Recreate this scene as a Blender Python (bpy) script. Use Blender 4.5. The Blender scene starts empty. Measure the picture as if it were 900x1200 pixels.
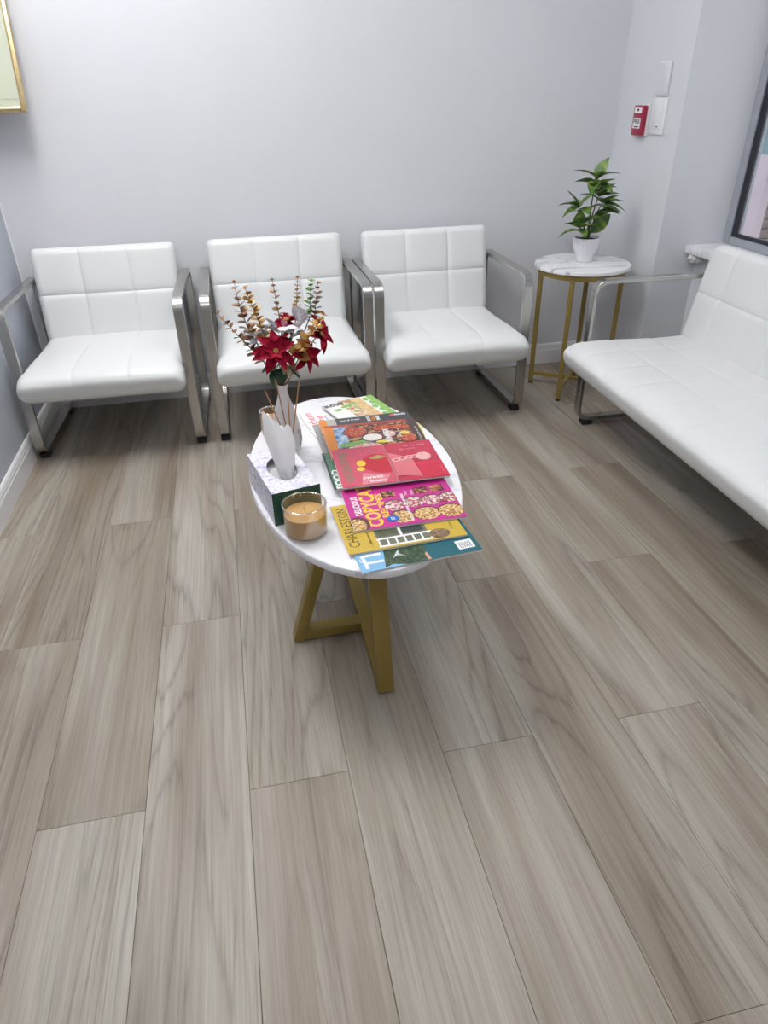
import bpy, bmesh, math, random
from mathutils import Vector, Matrix, Euler
random.seed(7)
PI = math.pi
SC = bpy.context.scene
COL = SC.collection

# ------------------------------------------------------------------ camera
cam_d = bpy.data.cameras.new('camera')
cam_d.sensor_fit = 'HORIZONTAL'; cam_d.sensor_width = 36.0
cam_d.lens = 796.05 / 900 * 36.0
cam_d.clip_start = 0.02; cam_d.clip_end = 200
cam = bpy.data.objects.new('camera', cam_d); COL.objects.link(cam)
cam.matrix_world = Matrix(((0.977154, 0.126583, -0.170727, 0.0),
                           (-0.211767, 0.511652, -0.832687, 0.0),
                           (-0.018051, 0.849817, 0.526768, 1.3),
                           (0, 0, 0, 1)))
SC.camera = cam

# ------------------------------------------------------------------ world, sun, exposure
SC.view_settings.view_transform = 'Standard'
SC.view_settings.look = 'None'
SC.view_settings.gamma = 1.0
SC.view_settings.use_curve_mapping = False
SC.view_settings.exposure = 0.0
w = bpy.data.worlds.new('world'); SC.world = w; w.use_nodes = True
bgn = w.node_tree.nodes['Background']
bgn.inputs[0].default_value = (0.80, 0.90, 1.0, 1); bgn.inputs[1].default_value = 0.7
sun_d = bpy.data.lights.new('sun', 'SUN'); sun_d.energy = 5.0; sun_d.angle = 0.01
sun = bpy.data.objects.new('sun', sun_d); COL.objects.link(sun)
sun.rotation_euler = Vector((0.15, -1.0, -1.1)).to_track_quat('-Z', 'Y').to_euler()
sun.location = (4, 6, 6)

CEIL = 2.80
PANELS = [(-0.46, 2.25, 0.60, 1.20, 19.5, 'ceiling light panel above the chair by the side wall'),
          (0.85, 1.60, 0.60, 1.20, 7.5, 'ceiling light panel above the magazines and the bench'),
          (-0.10, -0.60, 0.60, 1.20, 9.0, 'ceiling light panel at the far end from the chairs')]

# ------------------------------------------------------------------ helpers: meshes
class MB:
    def __init__(s): s.v = []; s.f = []
    def add(s, vs, fs):
        o = len(s.v); s.v += [tuple(p) for p in vs]; s.f += [tuple(i + o for i in f) for f in fs]; return s
    def box(s, x0, x1, y0, y1, z0, z1):
        return s.add([(x0,y0,z0),(x1,y0,z0),(x1,y1,z0),(x0,y1,z0),(x0,y0,z1),(x1,y0,z1),(x1,y1,z1),(x0,y1,z1)],
                     [(0,3,2,1),(4,5,6,7),(0,1,5,4),(1,2,6,5),(2,3,7,6),(3,0,4,7)])
    def prism(s, pts, z0, z1):
        n = len(pts)
        return s.add([(x,y,z0) for x,y in pts] + [(x,y,z1) for x,y in pts],
                     [tuple(range(n-1,-1,-1)), tuple(range(n,2*n))] + [(i,(i+1)%n,n+(i+1)%n,n+i) for i in range(n)])
    def lathe(s, prof, n=32, cx=0, cy=0, sx=1, sy=1, closed=False):
        vs = []; fs = []; m = len(prof)
        for r, z in prof:
            for k in range(n):
                a = 2*PI*k/n; vs.append((cx+r*sx*math.cos(a), cy+r*sy*math.sin(a), z))
        for i in range(m-1 if not closed else m):
            j = (i+1) % m
            for k in range(n):
                l = (k+1) % n; fs.append((i*n+k, i*n+l, j*n+l, j*n+k))
        if not closed:
            fs.append(tuple(range(n-1,-1,-1))); fs.append(tuple((m-1)*n+k for k in range(n)))
        return s.add(vs, fs)
    def bar(s, a, b, w, t, side=(1,0,0)):
        """rectangular bar from a to b, w wide along side"""
        a = Vector(a); b = Vector(b); d = (b-a).normalized(); sd = Vector(side); sd = (sd - d*sd.dot(d)).normalized()
        n = d.cross(sd); vs = []
        for p in (a, b):
            for i, j in ((-1,-1),(1,-1),(1,1),(-1,1)): vs.append(p + sd*w/2*i + n*t/2*j)
        return s.add(vs, [(0,3,2,1),(4,5,6,7),(0,1,5,4),(1,2,6,5),(2,3,7,6),(3,0,4,7)])
    def loop_bar(s, path, w, t, closed=True):
        """flat bar swept along a planar (y,z) path, w wide along x, t thick"""
        n = len(path); vs = []; fs = []
        for i in range(n):
            p0 = path[i-1] if (closed or i > 0) else path[i]; p1 = path[(i+1) % n] if (closed or i < n-1) else path[i]
            ty, tz = p1[0]-p0[0], p1[1]-p0[1]; l = math.hypot(ty, tz); ny, nz = -tz/l, ty/l
            y, z = path[i]
            for sx, sn in ((-1,-1),(1,-1),(1,1),(-1,1)):
                vs.append((sx*w/2, y+ny*sn*t/2, z+nz*sn*t/2))
        for i in range(n if closed else n-1):
            j = (i+1) % n
            for k in range(4):
                l = (k+1) % 4; fs.append((i*4+k, i*4+l, j*4+l, j*4+k))
        if not closed: fs += [(3,2,1,0), tuple((n-1)*4+k for k in range(4))]
        return s.add(vs, fs)
    def tube(s, pts, r, n=8):
        pts = [Vector(p) for p in pts]; m = len(pts); vs = []; fs = []
        rs = r if isinstance(r, (list, tuple)) else [r]*m
        up = Vector((0.13, 0.31, 0.94)); prev = None
        for i in range(m):
            d = (pts[min(i+1,m-1)] - pts[max(i-1,0)]).normalized()
            if prev is None:
                u = d.cross(up)
                if u.length < 1e-3: u = d.cross(Vector((1,0,0)))
            else: u = prev - d*prev.dot(d)
            u.normalize(); prev = u; v = d.cross(u)
            for k in range(n):
                a = 2*PI*k/n; vs.append(pts[i] + (u*math.cos(a) + v*math.sin(a))*rs[i])
        for i in range(m-1):
            for k in range(n):
                l = (k+1) % n; fs.append((i*n+k, i*n+l, (i+1)*n+l, (i+1)*n+k))
        fs.append(tuple(range(n-1,-1,-1))); fs.append(tuple((m-1)*n+k for k in range(n)))
        return s.add(vs, fs)
    def mesh(s, name, bevel=0, segs=2, angle=40):
        me = bpy.data.meshes.new(name)
        bm = bmesh.new()
        vs = [bm.verts.new(p) for p in s.v]
        for f in s.f:
            try: bm.faces.new([vs[i] for i in f])
            except ValueError: pass
        bmesh.ops.recalc_face_normals(bm, faces=bm.faces)
        if bevel:
            ed = [e for e in bm.edges if len(e.link_faces) == 2 and e.calc_face_angle(0) > math.radians(35)]
            bmesh.ops.bevel(bm, geom=ed, offset=bevel, segments=segs, profile=0.5, affect='EDGES', clamp_overlap=True)
        for f in bm.faces: f.smooth = True
        bm.to_mesh(me); bm.free()
        me.set_sharp_from_angle(angle=math.radians(angle))
        return me

def link(name, data, parent=None, mat=None, loc=(0,0,0), rot=(0,0,0)):
    o = bpy.data.objects.new(name, data); COL.objects.link(o)
    o.location = loc; o.rotation_euler = rot
    if parent: o.parent = parent
    if mat and data is not None and not data.materials: data.materials.append(mat)
    return o
def obj(name, mb, mat, parent=None, loc=(0,0,0), rot=(0,0,0), bevel=0, segs=2, angle=40):
    return link(name, mb.mesh(name, bevel, segs, angle), parent, mat, loc, rot)
def tag(o, label, cat, group=None):
    o['label'] = label; o['category'] = cat
    if group: o['group'] = group
    return o
def thing(name, label, cat, loc=(0,0,0), rotz=0, group=None):
    o = bpy.data.objects.new(name, None); COL.objects.link(o)
    o.location = loc; o.rotation_euler = (0,0,rotz); o.empty_display_size = 0.05
    return tag(o, label, cat, group)
def struct(o, label=None):
    o['kind'] = 'structure'
    if label: o['label'] = label
    return o
def copy_tree(o, parent=None):
    c = o.copy(); COL.objects.link(c)
    if parent is not None: c.parent = parent
    for ch in list(o.children): copy_tree(ch, c)
    return c

# ------------------------------------------------------------------ helpers: materials
def new_mat(name):
    m = bpy.data.materials.new(name); m.use_nodes = True
    nt = m.node_tree; b = nt.nodes['Principled BSDF']
    return m, nt, b
def N(nt, t, **kw):
    n = nt.nodes.new(t)
    for k, v in kw.items(): setattr(n, k, v)
    return n
def noise_coords(nt, scale=(1,1,1), kind='Object', rand=False):
    tc = N(nt, 'ShaderNodeTexCoord'); mp = N(nt, 'ShaderNodeMapping')
    mp.inputs['Scale'].default_value = scale
    if rand:
        oi = N(nt, 'ShaderNodeObjectInfo'); mul = N(nt, 'ShaderNodeVectorMath', operation='SCALE')
        cmb = N(nt, 'ShaderNodeCombineXYZ')
        for i in range(3): nt.links.new(oi.outputs['Random'], cmb.inputs[i])
        nt.links.new(cmb.outputs[0], mul.inputs[0]); mul.inputs['Scale'].default_value = 37.0
        add = N(nt, 'ShaderNodeVectorMath', operation='ADD')
        nt.links.new(tc.outputs[kind], add.inputs[0]); nt.links.new(mul.outputs[0], add.inputs[1])
        nt.links.new(add.outputs[0], mp.inputs['Vector'])
    else:
        nt.links.new(tc.outputs[kind], mp.inputs['Vector'])
    return mp.outputs[0]
def ramp(nt, src, stops):
    r = N(nt, 'ShaderNodeValToRGB'); e = r.color_ramp.elements
    e[0].position, e[0].color = stops[0][0], (*stops[0][1], 1)
    e[1].position, e[1].color = stops[-1][0], (*stops[-1][1], 1)
    for p, c in stops[1:-1]:
        x = e.new(p); x.color = (*c, 1)
    nt.links.new(src, r.inputs[0]); return r.outputs[0]
def mat_plain(name, col, rough=0.5, metal=0, var=0.06, scale=20, bump=0.0, bscale=200, spec=0.5, coat=0, sheen=0):
    """colour with a soft procedural variation and an optional fine relief"""
    m, nt, b = new_mat(name)
    co = noise_coords(nt)
    n = N(nt, 'ShaderNodeTexNoise'); n.inputs['Scale'].default_value = scale; n.inputs['Detail'].default_value = 4
    nt.links.new(co, n.inputs['Vector'])
    lo = [max(0, c*(1-var)) for c in col]; hi = [min(1, c*(1+var)) for c in col]
    nt.links.new(ramp(nt, n.outputs[0], [(0.3, lo), (0.7, hi)]), b.inputs['Base Color'])
    b.inputs['Roughness'].default_value = rough; b.inputs['Metallic'].default_value = metal
    b.inputs['Specular IOR Level'].default_value = spec; b.inputs['Coat Weight'].default_value = coat
    if bump:
        n2 = N(nt, 'ShaderNodeTexNoise'); n2.inputs['Scale'].default_value = bscale; n2.inputs['Detail'].default_value = 3
        nt.links.new(co, n2.inputs['Vector'])
        bp = N(nt, 'ShaderNodeBump'); bp.inputs['Strength'].default_value = bump; bp.inputs['Distance'].default_value = 0.002
        nt.links.new(n2.outputs[0], bp.inputs['Height']); nt.links.new(bp.outputs[0], b.inputs['Normal'])
    return m

def mat_steel():
    m, nt, b = new_mat('brushed_steel')
    co = noise_coords(nt, (400, 6, 6))
    n = N(nt, 'ShaderNodeTexNoise'); n.inputs['Scale'].default_value = 1; n.inputs['Detail'].default_value = 3
    nt.links.new(co, n.inputs['Vector'])
    nt.links.new(ramp(nt, n.outputs[0], [(0.3, (0.42,0.41,0.39)), (0.7, (0.53,0.52,0.50))]), b.inputs['Base Color'])
    b.inputs['Metallic'].default_value = 1.0; b.inputs['Roughness'].default_value = 0.27
    return m
def mat_marble(name, base, vein, scale, stretch=(1,1,1), width=0.03, rot=0.5):
    m, nt, b = new_mat(name)
    tc = N(nt, 'ShaderNodeTexCoord'); mp = N(nt, 'ShaderNodeMapping')
    mp.inputs['Rotation'].default_value = (0, 0, rot); mp.inputs['Scale'].default_value = stretch
    nt.links.new(tc.outputs['Object'], mp.inputs['Vector'])
    n = N(nt, 'ShaderNodeTexNoise'); n.inputs['Scale'].default_value = scale; n.inputs['Detail'].default_value = 6
    n.inputs['Roughness'].default_value = 0.55; n.inputs['Distortion'].default_value = 0.6
    nt.links.new(mp.outputs[0], n.inputs['Vector'])
    c = ramp(nt, n.outputs[0], [(0.5-width*2.2, base), (0.5, vein), (0.5+width, base)])
    nt.links.new(c, b.inputs['Base Color']); b.inputs['Roughness'].default_value = 0.28
    return m
def mat_plank():
    m, nt, b = new_mat('oak_vinyl_plank')
    L = nt.links
    oi = N(nt, 'ShaderNodeObjectInfo')
    co = noise_coords(nt, (1, 1, 1), rand=True)
    def noise(scale3, detail=4, dist=0.0, rough=0.5, src=None):
        mp = N(nt, 'ShaderNodeMapping'); mp.inputs['Scale'].default_value = scale3; L.new(src or co, mp.inputs['Vector'])
        n = N(nt, 'ShaderNodeTexNoise'); n.inputs['Scale'].default_value = 1; n.inputs['Detail'].default_value = detail
        n.inputs['Distortion'].default_value = dist; n.inputs['Roughness'].default_value = rough
        L.new(mp.outputs[0], n.inputs['Vector']); return n.outputs[0]
    broad = noise((8, 0.75, 1), 2, 0.3)
    streak = noise((85, 1.4, 1), 5, 0.3, 0.66)
    fine = noise((330, 6, 1), 3, 0, 0.6)
    # cathedral figure: level lines of a stretched noise field
    field = noise((5.5, 0.50, 1), 1.0, 0.25, 0.35)
    mask = ramp(nt, noise((5, 0.8, 1), 1), [(0.42, (0,0,0)), (0.58, (1,1,1))])
    mul = N(nt, 'ShaderNodeMath', operation='MULTIPLY'); mul.inputs[1].default_value = 30; L.new(field, mul.inputs[0])
    rough_ = N(nt, 'ShaderNodeMath', operation='MULTIPLY_ADD'); rough_.inputs[1].default_value = 1.7; L.new(streak, rough_.inputs[0]); L.new(mul.outputs[0], rough_.inputs[2]); mul = rough_
    fr = N(nt, 'ShaderNodeMath', operation='PINGPONG'); fr.inputs[1].default_value = 1.0; L.new(mul.outputs[0], fr.inputs[0])
    ring = ramp(nt, fr.outputs[0], [(0.0, (0.25,0.23,0.21)), (0.16, (0.72,0.71,0.70)), (0.45, (1,1,1)), (1.0, (1,1,1))])
    # base tone: warm taupe to pale grey, mixed across each plank
    tone = ramp(nt, broad, [(0.32, (0.290,0.238,0.186)), (0.50, (0.385,0.338,0.282)), (0.68, (0.485,0.455,0.402))])
    def mix(kind, fac, a, b_):
        x = N(nt, 'ShaderNodeMix', data_type='RGBA', blend_type=kind)
        if isinstance(fac, float): x.inputs['Factor'].default_value = fac
        else: L.new(fac, x.inputs['Factor'])
        L.new(a, x.inputs['A'])
        if isinstance(b_, tuple): x.inputs['B'].default_value = (*b_, 1)
        else: L.new(b_, x.inputs['B'])
        return x.outputs['Result']
    mk = N(nt, 'ShaderNodeMath', operation='MULTIPLY'); mk.inputs[1].default_value = 0.42; L.new(mask, mk.inputs[0])
    c = mix('MULTIPLY', mk.outputs[0], tone, ring)
    st = ramp(nt, streak, [(0.35, (0.66,0.64,0.62)), (0.6, (1,1,1))]); c = mix('MULTIPLY', 0.55, c, st)
    fi = ramp(nt, fine, [(0.35, (0.62,0.61,0.60)), (0.58, (1,1,1))]); c = mix('MULTIPLY', 0.42, c, fi)
    rv = ramp(nt, oi.outputs['Random'], [(0.0, (0.90,0.875,0.85)), (0.5, (1,1,1)), (1.0, (1.0,1.0,1.0))]); c = mix('MULTIPLY', 1.0, c, rv)
    L.new(c, b.inputs['Base Color'])
    b.inputs['Roughness'].default_value = 0.42; b.inputs['Specular IOR Level'].default_value = 0.45
    bp = N(nt, 'ShaderNodeBump'); bp.inputs['Strength'].default_value = 0.12; bp.inputs['Distance'].default_value = 0.001
    L.new(fine, bp.inputs['Height']); L.new(bp.outputs[0], b.inputs['Normal'])
    return m
def mat_glass(name, tint=(1,1,1), refl=1.0, lo=0.045):
    m = bpy.data.materials.new(name); m.use_nodes = True; nt = m.node_tree; nt.nodes.clear()
    out = N(nt, 'ShaderNodeOutputMaterial'); mx = N(nt, 'ShaderNodeMixShader')
    tr = N(nt, 'ShaderNodeBsdfTransparent'); gl = N(nt, 'ShaderNodeBsdfGlossy'); lw = N(nt, 'ShaderNodeLayerWeight')
    lw.inputs['Blend'].default_value = 0.25; gl.inputs['Roughness'].default_value = 0.03
    gl.inputs['Color'].default_value = (refl, refl, refl, 1); tr.inputs['Color'].default_value = (*tint, 1)
    mr = N(nt, 'ShaderNodeMapRange'); mr.inputs['To Min'].default_value = lo; mr.inputs['To Max'].default_value = 0.45
    nt.links.new(lw.outputs['Facing'], mr.inputs['Value'])
    nt.links.new(mr.outputs[0], mx.inputs[0]); nt.links.new(tr.outputs[0], mx.inputs[1]); nt.links.new(gl.outputs[0], mx.inputs[2])
    nt.links.new(mx.outputs[0], out.inputs['Surface'])
    return m
def mat_emit(name, col, strength):
    m, nt, b = new_mat(name)
    b.inputs['Base Color'].default_value = (*col, 1); b.inputs['Emission Color'].default_value = (*col, 1)
    b.inputs['Emission Strength'].default_value = strength; return m
def mat_speckle(name, stops, scale=120, rough=0.4, detail=2, stretch=(1,1,1), voronoi=False):
    m, nt, b = new_mat(name)
    co = noise_coords(nt, stretch)
    if voronoi:
        n = N(nt, 'ShaderNodeTexVoronoi'); n.inputs['Scale'].default_value = scale; src = n.outputs['Color']
        sp = N(nt, 'ShaderNodeSeparateColor'); nt.links.new(src, sp.inputs[0]); src = sp.outputs[0]
    else:
        n = N(nt, 'ShaderNodeTexNoise'); n.inputs['Scale'].default_value = scale; n.inputs['Detail'].default_value = detail; src = n.outputs[0]
    nt.links.new(co, n.inputs['Vector'])
    nt.links.new(ramp(nt, src, stops), b.inputs['Base Color']); b.inputs['Roughness'].default_value = rough
    return m

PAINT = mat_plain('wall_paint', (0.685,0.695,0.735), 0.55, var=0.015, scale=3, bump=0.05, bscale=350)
PAINT_SHADED = mat_plain('wall_paint_shaded', (0.50,0.53,0.60), 0.5, var=0.015, scale=3, bump=0.05, bscale=350)  # left wall gets less light; that shade is put into a darker, bluer colour
TRIM = mat_plain('trim_paint', (0.80,0.80,0.82), 0.35, var=0.02, scale=5)
CEILM = mat_plain('ceiling_paint', (0.82,0.82,0.82), 0.8, var=0.02, scale=4)
UNDER = mat_plain('floor_underlay', (0.10,0.085,0.07), 0.9)
PLANK = mat_plank()
LEATHER = mat_plain('white_leatherette', (0.74,0.755,0.76), 0.40, var=0.012, scale=6, bump=0.10, bscale=420)
STEEL = mat_steel()
RUBBER = mat_plain('black_rubber', (0.012,0.012,0.014), 0.6)
GOLD = mat_plain('gold_painted_steel', (0.30,0.212,0.055), 0.42, metal=0.35, var=0.06, scale=14)
MARBLE = mat_marble('white_marble', (0.83,0.83,0.87), (0.66,0.66,0.73), 2.4, (0.8,1.6,1), 0.008, 0.5)
MARBLE2 = mat_marble('veined_marble', (0.84,0.84,0.86), (0.36,0.36,0.40), 2.3, (0.7,3.4,1), 0.014, 0.12)
WHITE_PLASTIC = mat_plain('white_plastic', (0.78,0.79,0.80), 0.35, var=0.01)
ALU = mat_plain('grey_aluminium', (0.40,0.42,0.47), 0.45, metal=0.3, var=0.04)
DARK = mat_plain('dark_window_frame', (0.018,0.019,0.032), 0.45)
GLASS = mat_glass('clear_glass')
INK = mat_plain('black_ink', (0.02,0.02,0.022), 0.5)
WHITE_INK = mat_plain('white_ink', (0.88,0.88,0.88), 0.4, var=0.01)

# ------------------------------------------------------------------ room shell
XL, YB, XR = -0.93, 3.39, 2.067          # left wall, back wall, window wall
XC, YC = 1.86, 2.87                      # pillar in the corner: its left face and its front face
YF = -2.4
floor = struct(obj('floor', MB().box(XL-0.1, XR+0.1, YF-0.1, YB+0.1, -0.08, -0.006), UNDER), 'pale oak plank floor')
# planks: 0.2204 m wide, 1.209 m long, alternate rows half a plank apart
PW, PLN, G = 0.2204, 1.209, 0.00035
pcache = {}
c = 0
x = -0.772 - PW
while x < XR:
    x0 = max(x, XL) ; x1 = min(x + PW, XR)
    off = 0.993 if c % 2 == 0 else 0.387
    y = off - PLN * 4
    while y < YB:
        y0 = max(y, YF); y1 = min(y + PLN, YB)
        if y1 - y0 > 0.02:
            k = (round(x1-x0, 4), round(y1-y0, 4))
            if k not in pcache:
                hx, hy = (x1-x0)/2-G, (y1-y0)/2-G
                me = MB().box(-hx, hx, -hy, hy, -0.006, 0).mesh('plank', 0.0005, 1)
                me.materials.append(PLANK); pcache[k] = me
            link('plank', pcache[k], floor, None, ((x0+x1)/2, (y0+y1)/2, 0))
        y += PLN
    x += PW; c += 1

struct(obj('wall_back', MB().box(XL-0.12, XC+0.001, YB, YB+0.12, -0.05, CEIL), PAINT), 'light grey painted back wall')
struct(obj('wall_left', MB().box(XL-0.12, XL, YF-0.12, YB, -0.05, CEIL), PAINT_SHADED), 'painted side wall with its shade put into the blue grey colour')
struct(obj('wall_front', MB().box(XL, XR+0.25, YF-0.12, YF, -0.05, CEIL), PAINT), 'light grey painted wall')
struct(obj('wall_corner', MB().box(XC, 2.245, YC, YB+0.12, -0.05, CEIL), PAINT), 'light grey corner pillar beside the window')
SILL_Z, WTOP, WY0 = 0.655, 2.25, -0.6
wr = MB()
wr.box(XR, XR+0.25, YF, YC, -0.05, SILL_Z-0.012)
wr.box(XR, XR+0.25, YF, YC, WTOP, CEIL)
wr.box(XR, XR+0.25, YF, WY0, SILL_Z-0.012, WTOP)
struct(obj('wall_right', wr, PAINT), 'light grey window wall')
struct(obj('ceiling', MB().box(XL-0.12, XR+0.25, YF-0.12, YB+0.12, CEIL, CEIL+0.1), CEILM), 'white ceiling')
# caulked joint in the left corner
struct(obj('trim_1', MB().prism([(XL,YB),(XL+0.005,YB),(XL,YB-0.005)], 0.10, CEIL), TRIM), 'white caulk line in the corner')

BBP = [(0,0),(0.014,0),(0.014,0.072),(0.0115,0.078),(0.0115,0.086),(0.009,0.092),(0.009,0.098),(0.004,0.106),(0,0.108)]
def baseboard(name, a, b, inward):
    a = Vector((*a,0)); b = Vector((*b,0)); n = Vector((*inward,0)); m = len(BBP)
    vs = [p + n*d + Vector((0,0,h)) for p in (a,b) for d,h in BBP]
    fs = [(i,(i+1)%m,m+(i+1)%m,m+i) for i in range(m)] + [tuple(range(m)), tuple(range(2*m-1,m-1,-1))]
    return struct(obj(name, MB().add(vs, fs), TRIM, angle=20), 'white moulded baseboard')
baseboard('baseboard_back', (XL,YB), (XC,YB), (0,-1))
baseboard('baseboard_left', (XL,YF), (XL,YB-0.014), (1,0))
baseboard('baseboard_corner', (XC,YC), (XC,YB-0.014), (-1,0))
baseboard('baseboard_right', (XR,YF), (XR,YC), (-1,0))
baseboard('baseboard_pillar', (XC-0.014,YC), (XR-0.014,YC), (0,-1))

# window: aluminium outer frame, dark sash, panes
win = bpy.data.objects.new('window_1', None); COL.objects.link(win); struct(win, 'wide window with grey aluminium frame and dark sash')
win.location = (2.18, 0, 0)
zb = 0.688
def ring(mb, y0, y1, z0, z1, wv, wh, x0, x1):
    mb.box(x0,x1,y0,y0+wv,z0,z1); mb.box(x0,x1,y1-wv,y1,z0,z1); mb.box(x0,x1,y0+wv,y1-wv,z0,z0+wh); mb.box(x0,x1,y0+wv,y1-wv,z1-wh,z1)
for (a, b_) in ((1.15, YC), (WY0, 1.15)):
    m1 = MB(); ring(m1, a, b_, zb, WTOP, 0.044, 0.034, 0, 0.06); obj('window_frame', m1, ALU, win, bevel=0.002, segs=1)
    m2 = MB(); ring(m2, a+0.044, b_-0.044, zb+0.034, WTOP-0.034, 0.030, 0.014, 0.006, 0.022); obj('sash', m2, DARK, win, bevel=0.0015, segs=1)
    obj('pane', MB().box(0.010, 0.015, a+0.074, b_-0.074, zb+0.048, WTOP-0.048), GLASS, win)
sill = bpy.data.objects.new('trim_2', None); COL.objects.link(sill); struct(sill, 'white marble window sill with a rough broken end')
obj('slab', MB().box(2.0, 2.32, WY0, YC, SILL_Z, 0.688), mat_marble('sill_marble', (0.86,0.86,0.88), (0.7,0.7,0.73), 5, (1,1,1), 0.02), sill, bevel=0.004)
# rough plaster lump under the slab's end
rl = MB(); nn = 26; vs = []; fs = []
random.seed(3)
for i in range(9):
    for k in range(nn):
        a = 2*PI*k/nn; t = i/8; rr = math.sin(PI*min(0.98, max(0.02, t)))**0.5
        rad = 1 + random.uniform(-0.16, 0.16)
        vs.append((2.035 + 0.034*rr*rad*math.cos(a), 2.866 - 0.075*t, 0.640 + 0.024*rr*rad*math.sin(a)))
for i in range(8):
    for k in range(nn): fs.append((i*nn+k, i*nn+(k+1)%nn, (i+1)*nn+(k+1)%nn, (i+1)*nn+k))
fs.append(tuple(range(nn))); fs.append(tuple(8*nn+k for k in range(nn)))
obj('broken_edge', rl.add(vs, fs), mat_plain('rough_plaster', (0.72,0.72,0.72), 0.9, var=0.2, scale=90, bump=0.8, bscale=160), sill, angle=20)

# ------------------------------------------------------------------ ceiling lights
for i, (px, py, sx, sy, e, lab) in enumerate(PANELS):
    t = thing('ceiling_light', 'square-edged white ' + lab, 'ceiling light', (px, py, CEIL), 0, 'ceiling light panels')
    m = MB(); fw = 0.025
    m.box(-sx/2,sx/2,-sy/2,-sy/2+fw,-0.03,0); m.box(-sx/2,sx/2,sy/2-fw,sy/2,-0.03,0)
    m.box(-sx/2,-sx/2+fw,-sy/2+fw,sy/2-fw,-0.03,0); m.box(sx/2-fw,sx/2,-sy/2+fw,sy/2-fw,-0.03,0)
    obj('frame', m, WHITE_PLASTIC, t)
    obj('diffuser', MB().box(-sx/2+fw,sx/2-fw,-sy/2+fw,sy/2-fw,-0.022,-0.016), mat_emit('lit_diffuser', (1.0,0.985,0.96), e), t)

# ------------------------------------------------------------------ outdoors seen through the window
struct(obj('ground_outside', MB().box(2.32, 14, -6, 14, -0.35, -0.15), mat_plain('sunlit_concrete', (0.75,0.74,0.72), 0.8, var=0.06, scale=3)), 'sunlit pale concrete ground outside the window')
t = thing('garden_wall', 'pink rendered wall with a teal painted top outside the window', 'wall', (3.43, 4.65, -0.15))
obj('render', MB().box(-0.03, 0.03, -0.46, 1.2, 0, 1.06), mat_plain('pink_render', (0.62,0.50,0.56), 0.8, var=0.05, scale=6, bump=0.2, bscale=60), t, bevel=0.006)
obj('teal_panel', MB().box(-0.028, 0.028, -1.4, 1.2, 1.06, 2.6), mat_speckle('teal_paint', [(0.35,(0.16,0.30,0.36)),(0.6,(0.20,0.36,0.40)),(0.75,(0.30,0.46,0.44))], 9, 0.5, 3), t, bevel=0.006)
t = thing('brick_pier', 'short brown brick pier beside the pink wall outside', 'pier', (4.1, 5.08, -0.15))
BR = mat_speckle('brown_brick', [(0.3,(0.16,0.115,0.10)),(0.7,(0.30,0.22,0.20))], 14, 0.9, 4)
bme = MB().box(-0.105, 0.105, -0.1, 0.1, 0, 0.062).mesh('brick', 0.004, 1); bme.materials.append(BR)
obj('core', MB().box(-0.17, 0.17, -0.16, 0.16, 0, 1.4), mat_plain('mortar', (0.25,0.23,0.23), 0.9), t)
for r in range(20):
    for k in range(2):
        for j in range(2):
            link('brick', bme, t, None, (-0.09+0.18*k + (0.012 if r % 2 else -0.012), -0.09+0.18*j + random.uniform(-.012,.012), 0.002+r*0.07))

# ------------------------------------------------------------------ picture, alarm, plates
pic = thing('framed_picture', 'gold framed picture hanging tilted out from the back wall', 'picture', (-0.70, 3.375, 1.255))
FW_, FH_, fw = 0.215, 0.42, 0.018
tilt = math.radians(-15)
def pic_part(name, mb, m, bevel=0): 
    o = obj(name, mb, m, pic, (0, -0.115, 0), (tilt, 0, 0), bevel=bevel); return o
PGOLD = mat_plain('gilt_frame', (0.62,0.48,0.25), 0.32, metal=0.75, var=0.10, scale=60, bump=0.25, bscale=260)
for nm, bxs in (('frame_side', (-fw,0,0,FH_)), ('frame_side', (-FW_,-FW_+fw,0,FH_)), ('frame_rail', (-FW_+fw,-fw,0,fw)), ('frame_rail', (-FW_+fw,-fw,FH_-fw,FH_))):
    a,b_,z0,z1 = bxs
    fr_ = pic_part(nm, MB().box(a,b_,-0.014,0.014,z0,z1), PGOLD, 0.004)
    sx0,sx1,sz0,sz1 = (a+0.005,b_-0.005,z0,z1) if nm == 'frame_side' else (a,b_,z0+0.005,z1-0.005)
    rb = obj('raised_bead', MB().box(sx0,sx1,-0.019,-0.012,sz0,sz1), PGOLD, fr_, bevel=0.003)
pic_part('print', MB().box(-FW_+fw,-fw,-0.004,0.006,fw,FH_-fw), mat_speckle('pale_green_print', [(0.3,(0.48,0.52,0.40)),(0.7,(0.60,0.62,0.52))], 3, 0.25, 2))
pic_part('print_border', MB().box(-FW_+fw,-fw,-0.0045,-0.004,fw+0.026,fw+0.0275), mat_plain('grey_line', (0.35,0.4,0.35), 0.5))
pic_part('backing', MB().box(-FW_+0.01,-0.01,0.006,0.013,0.01,FH_-0.01), mat_plain('card_backing', (0.3,0.22,0.14), 0.9))

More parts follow.
